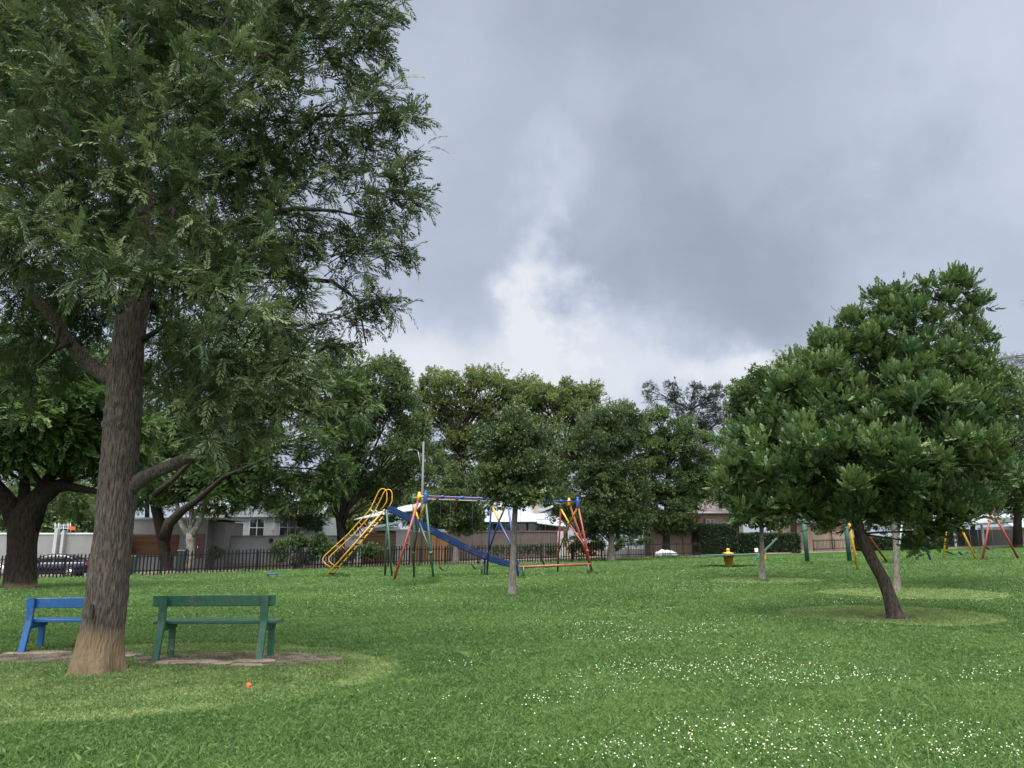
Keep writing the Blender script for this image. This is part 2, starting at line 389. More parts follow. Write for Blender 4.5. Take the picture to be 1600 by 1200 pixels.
def np_mesh(name, verts, faces_n, nper, mat, tint=None, parent=None, smooth=False):
    "fast mesh: verts (N,3); faces index array (F,nper)"
    me = bpy.data.meshes.new(name)
    V = len(verts); F = len(faces_n)
    me.vertices.add(V); me.vertices.foreach_set('co', np.ascontiguousarray(verts, dtype=np.float32).ravel())
    me.loops.add(F * nper); me.loops.foreach_set('vertex_index', np.ascontiguousarray(faces_n, dtype=np.int32).ravel())
    me.polygons.add(F); me.polygons.foreach_set('loop_start', np.arange(0, F * nper, nper, dtype=np.int32))
    try: me.polygons.foreach_set('loop_total', np.full(F, nper, dtype=np.int32))
    except Exception: pass
    if smooth: me.polygons.foreach_set('use_smooth', np.ones(F, dtype=bool))
    if tint is not None:
        a = me.attributes.new('tint', 'FLOAT', 'POINT'); a.data.foreach_set('value', np.ascontiguousarray(tint, dtype=np.float32))
    me.update(calc_edges=True)
    return link_mesh(name, me, mat, parent)
def children(o): return [c for c in bpy.data.objects if c.parent == o]
def copy_tree(o, parent=None):
    c = o.copy(); col.objects.link(c); c.parent = parent
    for ch in children(o): copy_tree(ch, c)
    return c
# ------------------------------------------------------------------ ground, street
def axis(pts):
    out = []
    for a, b, s in pts: out += list(np.arange(a, b, s))
    return np.array(out + [pts[-1][1]])
def sheet(name, xs, ys, dz, mat, zf=None):
    X, Y = np.meshgrid(xs, ys); Z = gz(X, Y) + dz if zf is None else zf(X, Y) + dz
    v = np.stack([X, Y, Z], -1).reshape(-1, 3); nx = len(xs); ny = len(ys)
    i = np.arange((nx - 1) * (ny - 1)); r = i // (nx - 1); c = i % (nx - 1); a = r * nx + c
    f = np.stack([a, a + 1, a + nx + 1, a + nx], -1)
    o = np_mesh(name, v, f, 4, mat, smooth=True); o['kind'] = 'structure'; return o
sheet('ground', axis([(-700, -100, 60), (-100, -40, 5), (-40, 40, .5), (40, 100, 5), (100, 700, 60)]),
      axis([(-60, 0, 6), (0, 30, .4), (30, 90, 1), (90, 200, 8), (200, 900, 70)]), 0, M['ground'])
def drape_disc(name, c, rx, ry, dz, mat, seed=0, rough=.12, rings=7, n=72, rot=0.0):
    rg = np.random.default_rng(seed)
    ph = rg.uniform(0, 6.28, 8); am = rg.uniform(.3, 1, 8) / np.arange(2, 10)
    vs = [(c[0], c[1], gzf(c[0], c[1]) + dz)]; fs = []
    for i in range(1, rings + 1):
        for k in range(n):
            a = 2 * math.pi * k / n
            w = 1 + rough * (i / rings) * sum(am[j] * math.sin((j + 2) * a + ph[j]) for j in range(8))
            ex, ey = rx * w * i / rings * math.cos(a), ry * w * i / rings * math.sin(a)
            x_ = c[0] + ex * math.cos(rot) - ey * math.sin(rot); y_ = c[1] + ex * math.sin(rot) + ey * math.cos(rot)
            vs.append((x_, y_, gzf(x_, y_) + dz))
    for k in range(n): fs.append((0, 1 + k, 1 + (k + 1) % n))
    for i in range(rings - 1):
        for k in range(n):
            a = 1 + i * n + k; b = 1 + i * n + (k + 1) % n; fs.append((a, a + n, b + n, b))
    o = MB().add(vs, fs, True).build(name, mat); o['kind'] = 'structure'; return o
# mown rings and bare soil: (centre, rx, ry)
MOWN = [(Vector((-5.0, 10.5, 0)), 3.55, 3.05, 1), (G(1385, 963), 2.45, 2.45, 2), (G(1420, 929), 2.9, 2.9, 3), (G(1195, 908), 2.4, 2.4, 4)]
SOIL = [(G(372, 1030), 1.50, .80, 11), (G(88, 1027), 1.25, .62, 12), (G(1392, 967), .62, .45, 13)]
for c, rx, ry, sd in MOWN: drape_disc('mown_grass', c, rx * .97, ry * .97, .006, M['mown'], sd, .07)
for c, rx, ry, sd in SOIL: drape_disc('bare_soil', c, rx, ry, .012, M['soil'], sd, .22)
g0, g1 = G(680, 906), G(872, 903)
drape_disc('bare_soil', (g0 + g1) / 2, (g1 - g0).length / 2, .35, .012, M['soil'], 21, .2, rot=math.atan2((g1 - g0).y, (g1 - g0).x))
drape_disc('bare_soil', G(1160, 886), 1.6, 1.1, .012, M['soil'], 22, .3)
# street behind the palisade fence: paved verge, kerb, asphalt, kerb, far pavement (follows the fence line)
def fence_y(x): return np.interp(x, [-60, -22.5, -17.3, -9.0, 8.5, 18.3, 60], [55, 58, 62, 69.5, 74, 77.5, 90])
def street(name, a, b, dz, mat):
    xs = np.arange(-90, 70, 1.0); vs = []; fs = []
    for i, x_ in enumerate(xs):
        for d in np.linspace(a, b, 4):
            y_ = float(fence_y(x_)) + d; vs.append((x_, y_, gzf(x_, y_) + dz))
    for i in range(len(xs) - 1):
        for k in range(3): j = i * 4 + k; fs.append((j, j + 4, j + 5, j + 1))
    o = MB().add(vs, fs, True).build(name, mat); o['kind'] = 'structure'; return o
street('pavement', .4, 2.0, .02, M['pave'])
street('road', 2.15, 8.0, .025, M['asphalt'])
street('pavement', 8.15, 12.0, .12, M['pave'])
def kerb(d0, d1, h):
    m = MB(); xs = np.arange(-90, 70, 1.0)
    for i in range(len(xs) - 1):
        a, b = xs[i], xs[i + 1]; ya, yb = float(fence_y(a)), float(fence_y(b))
        za, zb = gzf(a, ya + d0), gzf(b, yb + d0)
        m.add([(a, ya + d0, za - .1), (a, ya + d1, za - .1), (a, ya + d1, za + h), (a, ya + d0, za + h), (b, yb + d0, zb - .1), (b, yb + d1, zb - .1), (b, yb + d1, zb + h), (b, yb + d0, zb + h)],
              [(3, 7, 6, 2), (0, 4, 7, 3), (1, 2, 6, 5)])
    o = m.build('kerb', M['slab']); o['kind'] = 'structure'
kerb(2.0, 2.15, .14); kerb(8.0, 8.15, .14)

# ------------------------------------------------------------------ palisade fences
def fence(pts, step, panel, height, pale, mat, label, group, rails=(.25, .82), spear=True):
    "pts: ground line; fence > fence_panel (pales and rails), fence_post"
    root = empty('palisade_fence', (pts[0][0], pts[0][1], gzf(*pts[0])), 0, label, 'fence', group)
    o = Vector(root.location)
    P = [Vector((x_, y_, 0)) for x_, y_ in pts]; L = [0]
    for i in range(len(P) - 1): L.append(L[-1] + (P[i + 1] - P[i]).length)
    def at(t):
        for i in range(len(P) - 1):
            if t <= L[i + 1] or i == len(P) - 2:
                q = P[i].lerp(P[i + 1], (t - L[i]) / (L[i + 1] - L[i])); d = (P[i + 1] - P[i]).normalized(); return q, d
    n = max(1, round(L[-1] / panel)); rg = random.Random(5)
    for k in range(n):
        t0, t1 = L[-1] * k / n, L[-1] * (k + 1) / n; m = MB()
        q0, d0 = at(t0 + .01); q1, d1 = at(t1 - .01)
        q0.z, q1.z = gzf(q0.x, q0.y), gzf(q1.x, q1.y)
        for r in rails:
            m.bar(q0 - o + Vector((0, 0, height * r)), q1 - o + Vector((0, 0, height * r)), .05, .07)
        c = max(1, round((t1 - t0) / step))
        for j in range(c):
            t = t0 + (j + .5) * (t1 - t0) / c; q, d = at(t); z0 = gzf(q.x, q.y); q = q - o
            off = Vector((-d.y, d.x, 0)) * -.045
            b = Vector((q.x, q.y, z0 - o.z + .06)) + off + d * rg.uniform(-.012, .012); h = height * rg.uniform(.985, 1.015)
            lean = d * rg.uniform(-.03, .03)
            m.bar(b, b + lean + Vector((0, 0, h - .14)), pale, .022, (-d.y, d.x, 0))
            if spear:
                tp = b + lean + Vector((0, 0, h - .14)); s_ = d * pale / 2; w_ = Vector((-d.y, d.x, 0)) * .011
                m.add([tp - s_ - w_, tp + s_ - w_, tp + s_ + w_, tp - s_ + w_, tp + Vector((0, 0, .12))], [(0, 1, 4), (1, 2, 4), (2, 3, 4), (3, 0, 4)])
        m.build('fence_panel', mat, root)
    for k in range(n + 1):
        q, d = at(min(L[-1], L[-1] * k / n)); z0 = gzf(q.x, q.y); q = q - o + Vector((-d.y, d.x, 0)) * .06
        MB().bar((q.x, q.y, z0 - o.z - .05), (q.x, q.y, z0 - o.z + height * .93), .075, .055, (-d.y, d.x, 0)).build('fence_post', mat, root)
    return root
FG = 'steel fences along the far edge of the lawn'
def fl(xs, off=0): return [(x_, float(fence_y(x_)) + off) for x_ in xs]
fence(fl([-46, -22.4]), .26, 3.2, 1.75, .112, M['fence_black'], 'black steel palisade fence in front of the parked car and timber garage door', FG)
fence(fl([-22.2, -17.3, -9.0]), .27, 3.2, 1.75, .112, M['fence_black'], 'black palisade fence with a leafy shrub growing through it beside the yellow slide ladder', FG)
fence(fl([-8.8, 8.5]), .25, 3.0, 1.70, .095, M['fence_brown'], 'dark palisade fence in front of the long brown wall behind the swing set', FG)
fence(fl([8.7, 18.6]), .17, 2.6, 1.55, .035, M['fence_brown'], 'thin barred dark fence leading to the brown gate pillar and white bags', FG, spear=False)
fence([(32.5, 84.5), (43, 88)], .17, 2.6, 1.5, .035, M['fence_brown'], 'thin barred fence in front of pink garages behind the leaning tree', FG, spear=False)

# ------------------------------------------------------------------ houses and boundary walls (photo pixels at a distance Y)
class House:
    def __init__(s, name, px, Y, label, cat='house', zbase=None, group=None):
        p = W(px, 860, Y); s.Y = Y
        s.o = Vector((p.x, Y, (gzf(p.x, Y) if zbase is None else zbase) - .15)); s.root = empty(name, s.o, 0, label, cat, group)
    def P(s, px, py, dy=0.0): return W(px, py, s.Y) + Vector((0, dy, 0)) - s.o
    def blk(s, name, mat, px0, px1, py0, depth=6.0, dy=0.0, py1=None, bevel=0):
        a = s.P(px0, py0, dy); b = s.P(px1, py0 if py1 is None else py1, dy)
        z0 = 0 if py1 is None else b.z
        return MB().box((a.x, a.y, z0), (b.x, a.y + depth, a.z)).build(name, mat, s.root)
    def window(s, px0, px1, py0, py1, cols=2, rows=2, dy=0.0, frame='trim_white', t=.07):
        a = s.P(px0, py0, dy); b = s.P(px1, py1, dy); m = MB(); y = a.y
        for k in range(cols + 1):
            x_ = a.x + (b.x - a.x) * k / cols; m.box((x_ - t / 2, y - .06, b.z - t / 2), (x_ + t / 2, y + .05, a.z + t / 2))
        for k in range(rows + 1):
            z_ = b.z + (a.z - b.z) * k / rows
            for c in range(cols):
                xa = a.x + (b.x - a.x) * c / cols + t / 2; xb = a.x + (b.x - a.x) * (c + 1) / cols - t / 2
                m.box((xa, y - .057, z_ - t / 2), (xb, y + .05, z_ + t / 2))
        f = m.build('window', M[frame], s.root)
        MB().box((a.x, y - .02, b.z), (b.x, y - .004, a.z)).build('pane', M['glass_dark'], f)
    def panel(s, name, mat, px0, px1, py0, py1, dy=-.05, th=.045, parent=None):
        a = s.P(px0, py0, dy); b = s.P(px1, py1, dy)
        return MB().box((a.x, a.y, b.z), (b.x, a.y + th, a.z)).build(name, mat, parent or s.root)
    def slope(s, name, mat, pts, th=.12):
        "roof plane through (px,py,dy) points, given thickness"
        q = [s.P(*p) for p in pts]; n = (q[1] - q[0]).cross(q[2] - q[0]).normalized()
        if n.z < 0: n = -n
        k = len(q); vs = q + [p - n * th for p in q]
        return MB().add(vs, [tuple(range(k)), tuple(range(2 * k - 1, k - 1, -1))] + [(i, k + i, k + (i + 1) % k, (i + 1) % k) for i in range(k)]).build(name, mat, s.root)
# far-left pale wall, garage, gate
h = House('boundary_wall', 100, 72, 'plain grey boundary wall with two pale posts behind the dark car', 'wall')
h.blk('wall', M['wall_grey'], -160, 206, 834, .3); h.blk('coping', M['trim_white'], -162, 206, 832.5, .42, -.06, py1=835)
h.blk('pillar', M['wall_white'], 90, 95, 826, .4, -.45); h.blk('pillar', M['wall_white'], 101, 105, 829, .4, -.45)
wire = MB()
for k in range(4):
    a = h.P(86, 826 - k * 2.2, -.1); b = h.P(112, 826 - k * 2.2, -.1); wire.tube([a, b], .02, 4)
for px in (87, 93, 100, 107, 111): wire.tube([h.P(px, 834, -.1), h.P(px, 817, -.1)], .03, 4)
wire.build('electric_wire_frame', M['trim_white'], h.root)
h.panel('warning_sign', M['orange'], 111, 119, 823, 828, -.2, .03)
h = House('garage', 265, 73, 'flat roofed pale grey garage with wide timber slat door', 'garage')
h.blk('wall', M['wall_grey'], 206.5, 326, 811, 7); h.blk('parapet', M['wall_white'], 204, 348, 808.5, 7.3, -.15, py1=811.5)
h.panel('garage_door', M['wood_door'], 207, 277.5, 835, 868); d = h.panel('door', M['door_dark'], 307, 318, 834, 872)
h.panel('handle', M['chrome'], 309, 310, 853, 856, -.09, .04, d)
h.panel('meter_box', M['door_dark'], 328, 331, 845, 849, -.07)
h.blk('side_wall', M['wall_grey'], 326.2, 345, 815, 5, 1.2)
h = House('boundary_wall', 450, 76, 'long white street wall with round vent holes in front of white gabled house', 'wall')
h.blk('wall', M['wall_white'], 346, 566, 839, .3); h.blk('coping', M['wall_grey'], 344, 567, 836.5, .45, -.08, py1=839.4)
h.blk('pillar', M['wall_white'], 343.5, 350, 838, .5, -.15)
h.blk('damp_skirting', M['wall_pink'], 351, 565, 880, .04, -.045)
for px, py in ((424, 845), (497, 844)):
    c = h.P(px, py, -.03); mm = MB(); q = []
    for k in range(24):
        a = k * math.pi / 12; q.append((c.x + .24 * math.cos(a), c.y, c.z + .24 * math.sin(a)))
    mm.tube(q + [q[0]], .06, 6, cap=False); ro = mm.build('round_vent', M['wall_grey'], h.root)
    mm = MB(); mm.add([(x_, y_ + .02, z_) for x_, y_, z_ in q], [tuple(range(23, -1, -1))])
    for k in (-.1, 0, .1): mm.box((c.x - .2, c.y - .02, c.z + k - .02), (c.x + .2, c.y + .015, c.z + k + .02))
    mm.build('grille', M['shade_dark'], ro)
h = House('white_house', 430, 84, 'white plastered gabled house with small paned windows behind the vent wall', 'house')
h.blk('wall', M['wall_blue'], 348, 502, 806, 9)
a, b, c = h.P(352, 808), h.P(412, 752), h.P(472, 808)
MB().prism([(a.x, a.z), (b.x, b.z), (c.x, c.z)], -.3, 9).build('gable', M['wall_blue'], h.root)
h.slope('roof', M['roof_white'], [(346, 812, -.5), (412, 749, -.5), (412, 749, 9), (346, 812, 9)])
h.slope('roof', M['roof_white'], [(412, 749, -.5), (478, 812, -.5), (478, 812, 9), (412, 749, 9)])
h.slope('roof', M['roof_white'], [(470, 806, -.6), (506, 806, -.6), (500, 780, 5), (440, 780, 5)])
h.slope('porch_roof', M['roof_brown'], [(432, 808, -1.4), (500, 808, -1.4), (494, 799, -.02), (438, 799, -.02)])
h.blk('porch_beam', M['trim_white'], 432, 500, 806.5, .12, -1.3, py1=810)
h.blk('downpipe', M['trim_white'], 433.5, 434.6, 810, .1, -1.3); h.blk('downpipe', M['trim_white'], 498.8, 499.8, 804, .1, -.12)
h.panel('alarm_box', M['orange'], 431.5, 434.5, 828, 830, -1.36, .08)
h.window(391, 412, 811, 838, 2, 2); h.window(438, 474, 810, 838, 3, 2)
h = House('white_outbuilding', 322, 92, 'small white gabled building showing above the garage roof', 'house')
h.blk('wall', M['wall_white'], 300, 356, 800, 6)
a, b, c = h.P(300, 800), h.P(328, 782), h.P(356, 800)
MB().prism([(a.x, a.z - .02), (b.x, b.z), (c.x, c.z - .02)], -.25, 6).build('gable', M['wall_white'], h.root)
h.slope('roof', M['roof_white'], [(296, 803, -.5), (328, 780, -.5), (328, 780, 6.3), (296, 803, 6.3)])
h.slope('roof', M['roof_white'], [(328, 780, -.5), (362, 804, -.5), (362, 804, 6.3), (328, 780, 6.3)])
# middle: timber fences, white pier, carport house
h = House('timber_fence', 592, 80, 'brown horizontal timber fence between white wall and white pier', 'fence')
h.blk('board_panel', M['wood_fence'], 566, 617.5, 832, .12); h.blk('fence_post', M['wood_fence'], 564.5, 567, 830.5, .2, -.06); h.blk('fence_post', M['wood_fence'], 616.4, 618.4, 830.5, .2, -.06)
h = House('gate_pillar', 630, 80, 'white gate pillar with timber boards on both sides below the slide', 'pillar')
h.blk('shaft', M['wall_white'], 619, 641, 829, .8); h.blk('cap', M['wall_white'], 617.8, 642, 827, 1.0, -.1, py1=829.5)
h.panel('letter_slot', M['wall_grey'], 633, 639, 841, 847, -.06); h.panel('number_plate', M['shade_dark'], 634, 638, 850, 852, -.06)
h = House('timber_gate', 668, 80, 'orange brown upright timber gate behind the lamp post', 'gate')
h.blk('board_panel', M['wood_upright'], 641.5, 699, 833, .1); h.blk('top_rail', M['wood_fence'], 641.5, 699, 831.5, .16, -.03, py1=833.4)
h = House('carport_house', 620, 90, 'low house with pale sloping roof and open carport behind the timber fence', 'house')
h.blk('wall', M['wall_grey'], 560, 700, 826, 7, 3)
h.slope('roof', M['roof_white'], [(556, 812, -1.2), (652, 797, -1.2), (650, 778, 8), (590, 790, 8)])
h.slope('carport_roof', M['roof_white'], [(572, 826, -2), (628, 815, -2), (632, 811, 2.5), (576, 821, 2.5)], .25)
h.blk('carport_beam', M['trim_white'], 575, 628, 824, .2, -1.6, py1=829)
for px in (580, 606, 626): h.blk('carport_post', M['wall_white'], px, px + 2, 826, .2, -1.5)
h.panel('bay_shade', M['shade_dark'], 582, 624, 829, 850, 2.9, .05)  # dark sheet standing for the shade inside the carport
h.window(636, 650, 818, 842, 2, 2, 2.95)
h = House('boundary_wall', 790, 84, 'long dull brown boundary wall behind the swing set', 'wall')
h.blk('wall', M['wall_brown'], 699.5, 876, 831, .3); h.blk('coping', M['wall_brown'], 698.5, 877, 829, .42, -.06, py1=831.4)
h.blk('pillar', M['wall_white'], 871, 880, 830, .5, -.2); h.blk('pillar', M['wall_beige'], 898, 905, 829, .5, -.2)
h.blk('low_wall', M['wall_beige'], 880, 946, 845, .28, .02)
h = House('bungalow', 810, 92, 'long bungalow with white tin roof and small chimney behind the brown wall', 'house')
h.blk('wall', M['wall_brown'], 762, 884, 814, 9)
h.slope('roof', M['roof_white'], [(758, 812, -1.2), (858, 812, -1.2), (850, 780, 6), (742, 780, 6)])
h.slope('roof', M['roof_white'], [(758, 816, -2.4), (838, 816, -2.4), (836, 806.5, -1.25), (759, 806.5, -1.25)])
h.slope('roof', M['roof_white'], [(838, 818, -2.4), (884, 824, -2.4), (872, 806, .5), (838, 806, .5)])
h.blk('chimney', M['wall_beige'], 834, 842, 778, 1.2, 1.0); h.blk('dormer_wall', M['wall_white'], 842.5, 862, 798, 1.5, 1.5)
h.slope('dormer_roof', M['roof_white'], [(841, 800, 1.2), (866, 790, 1.2), (866, 786, 4), (841, 796, 4)])
h.window(770, 800, 818, 832, 3, 1); h.window(806, 822, 818, 832, 2, 1); h.window(826, 852, 818, 832, 3, 1)
h = House('white_railing', 985, 82, 'low white picket rail in front of the beige wall, behind the dark tree', 'railing')
mm = MB()
for px in np.arange(938, 1008, 2.4): a = h.P(px, 846); mm.box((a.x - .05, a.y, .3), (a.x + .05, a.y + .06, a.z))
mm.build('picket_row', M['trim_white'], h.root)
h.blk('rail', M['trim_white'], 937, 1008, 848.5, .05, .08, py1=850); h.blk('plinth', M['wall_grey'], 937, 1008, 858, .3, -.05)
# pink house with gate
h = House('garden_wall', 1045, 82, 'pale pink garden wall with square pillars and brown gate beside the hedge', 'wall')
h.blk('wall', M['wall_beige'], 1014, 1066, 824, .3); h.blk('pillar', M['wall_pink'], 1065.5, 1078, 821, .9, -.3); h.blk('pillar', M['wall_pink'], 1088.5, 1094, 821, .9, -.3)
h.blk('lintel', M['wall_pink'], 1065, 1095, 818, 1.0, -.35, py1=821.2)
d = h.panel('gate', M['door_dark'], 1078.3, 1088.2, 826, 868, -.02, .06)
h.panel('wall_plaque', M['door_dark'], 1025, 1030, 825, 834, -.05); h.blk('pillar', M['wall_brown'], 1007, 1015, 832, .5, -.12)
h = House('pink_house', 1110, 92, 'peach coloured house with brown tiled roof and timber balcony above the hedge', 'house')
h.blk('wall', M['wall_beige'], 1030, 1160, 802, 9)
h.slope('roof', M['tiles'], [(1072, 803, -1), (1166, 803, -1), (1140, 780, 5), (1098, 780, 5)])
h.blk('fascia', M['trim_white'], 1073, 1164, 800, .1, -1.05, py1=802)
h.slope('roof', M['tiles'], [(1024, 810, -1), (1074, 810, -1), (1070, 796, 3), (1030, 796, 3)])
h.panel('balcony_screen', M['wood_fence'], 1077, 1093, 807, 819, -.4, .3); h.window(1103, 1116, 812, 822, 2, 1); h.panel('shutter', M['door_dark'], 1099, 1103, 811, 823)
h.blk('chimney', M['wall_beige'], 1115, 1122, 776, 1.2, 3.5)
h = House('garage_block', 1300, 98, 'pink plastered double garage with pale doors behind the leaning tree', 'garage')
h.blk('wall', M['wall_pink'], 1240, 1352, 816, 8); h.slope('roof', M['tiles'], [(1236, 817, -.8), (1356, 817, -.8), (1346, 796, 6), (1246, 796, 6)])
h.panel('garage_door', M['wall_beige'], 1266, 1297, 826, 858); h.panel('garage_door', M['wall_beige'], 1304, 1336, 826, 858)
h.blk('pillar', M['wall_pink'], 1257.5, 1265, 820, .4, -.3); h.blk('pillar', M['wall_pink'], 1297.7, 1303.5, 820, .4, -.3); h.blk('pillar', M['wall_pink'], 1336.5, 1343, 820, .4, -.3)
# far right: white carport
h = House('carport', 1530, 92, 'open carport with white roof edge at the far right', 'carport')
h.slope('roof', M['roof_white'], [(1462, 822, -2), (1576, 814, -2), (1574, 792, 5), (1474, 800, 5)], .25)
h.blk('fascia', M['trim_white'], 1536, 1574, 810, .15, -2.2, py1=817)
h.blk('shaded_back_wall', M['shade_dark'], 1470, 1640, 826, .3, 5)  # dark wall colour stands for the shade under the roof
for px in (1477, 1520, 1571): h.blk('carport_post', M['wall_white'], px, px + 2.2, 817, .2, -1.6)
h.blk('side_wall', M['wall_pink'], 1460, 1472, 838, 6, -.6)
h = House('pale_house', 1620, 100, 'pale house with light roof at the right edge behind the red swing legs', 'house')
h.blk('wall', M['wall_grey'], 1585, 1700, 822, 8); h.slope('roof', M['roof_white'], [(1578, 824, -1), (1710, 824, -1), (1700, 800, 6), (1590, 800, 6)])
h.window(1600, 1622, 828, 842, 2, 1)
# ------------------------------------------------------------------ foliage
def leaf(b, d, up, L, w, bend=0.0, tip=.45):
    b = np.array(b, float); d = np.array(d, float); d /= np.linalg.norm(d); up = np.array(up, float)
    s = np.cross(d, up); s /= max(1e-6, np.linalg.norm(s)); u = np.cross(s, d)
    mid = b + d * L * tip + u * bend * L
    return [b, mid + s * w / 2, b + d * L - u * bend * L * .6, mid - s * w / 2]
def T_fern(pairs=8, L=.36, w=.05, ang=38, droop=.30, seed=0):
    "drooping feathery frond of thin lobes along +X"
    rg = np.random.default_rng(seed); out = []
    for i in range(pairs):
        t = (i + .6) / pairs; p = (t, 0, -droop * t * t)
        l = L * (1 - .45 * t) * rg.uniform(.8, 1.15)
        for sg in (-1, 1):
            a = math.radians(ang + rg.uniform(-9, 9))
            out.append(leaf(p, (math.cos(a), sg * math.sin(a), rg.uniform(-.45, .15) - droop * t), (0, 0, 1), l, w, rg.uniform(0, .08)))
    out.append(leaf((.93, 0, -droop * .9), (1, 0, -.5), (0, 0, 1), L * .7, w))
    return np.array(out).reshape(-1, 3)
def T_pinnate(pairs=5, L=.42, w=.17, ang=48, rise=.25, seed=0):
    "twig with broad leaflets pointing forward and up"
    rg = np.random.default_rng(seed); out = []
    for i in range(pairs):
        t = .15 + .8 * i / pairs; p = (t, 0, rise * t * t)
        for sg in (-1, 1):
            a = math.radians(ang + rg.uniform(-14, 14))
            out.append(leaf(p, (math.cos(a), sg * math.sin(a), rg.uniform(.1, .6)), (0, 0, 1), L * rg.uniform(.75, 1.1), w, .06, .58))
    out.append(leaf((.9, 0, rise * .8), (1, 0, .5), (0, .2, 1), L, w, .05, .58))
    return np.array(out).reshape(-1, 3)
def T_broad(n=8, L=.46, w=.26, seed=0):
    "loose bunch of leaves round a short twig"
    rg = np.random.default_rng(seed); out = []
    for i in range(n):
        t = rg.uniform(0, .75); a = rg.uniform(0, 6.28)
        d = (rg.uniform(.1, .9), math.cos(a) * .9, math.sin(a) * .6 + .1)
        out.append(leaf((t, 0, 0), d, (rg.uniform(-.4, .4), rg.uniform(-.4, .4), 1), L * rg.uniform(.7, 1.2), w, rg.uniform(0, .1)))
    return np.array(out).reshape(-1, 3)
def unit(a): return a / np.maximum(1e-9, np.linalg.norm(a, axis=-1, keepdims=True))
def scatter(temps, pos, dirs, ups, scale, rg):
    V = []
    pick = rg.integers(0, len(temps), len(pos))
    order = []
    for k, T in enumerate(temps):
        i = np.where(pick == k)[0]
        if not len(i): continue
        x_ = unit(dirs[i]); s = unit(np.cross(ups[i], x_)); z_ = np.cross(x_, s)
        v = (T[None, :, 0:1] * x_[:, None] + T[None, :, 1:2] * s[:, None] + T[None, :, 2:3] * z_[:, None]) * scale[i][:, None, None] + pos[i][:, None]
        V.append(v.reshape(-1, 3)); order.append(np.repeat(i, len(T)))
    return np.concatenate(V), np.concatenate(order)
TEMPS = {
 'fern': [T_fern(8, .42, .075, 36, .35, s) for s in range(4)] + [T_fern(7, .36, .07, 44, .15, 9)],
 'jac': [T_fern(7, .42, .15, 50, .40, s) for s in range(3)],
 'pin': [T_pinnate(4, .44, .30, 50, .22, s) for s in range(4)],
 'broad': [T_broad(8, .46, .27, s) for s in range(4)],
 'gum': [T_broad(7, .55, .15, s) for s in range(3)],
 'cedar': [T_fern(9, .22, .05, 60, .1, s) for s in range(3)],
}
def bez(a, b, c, n):
    return [a * (1 - t) ** 2 + b * 2 * t * (1 - t) + c * t * t for t in (i / n for i in range(n + 1))]
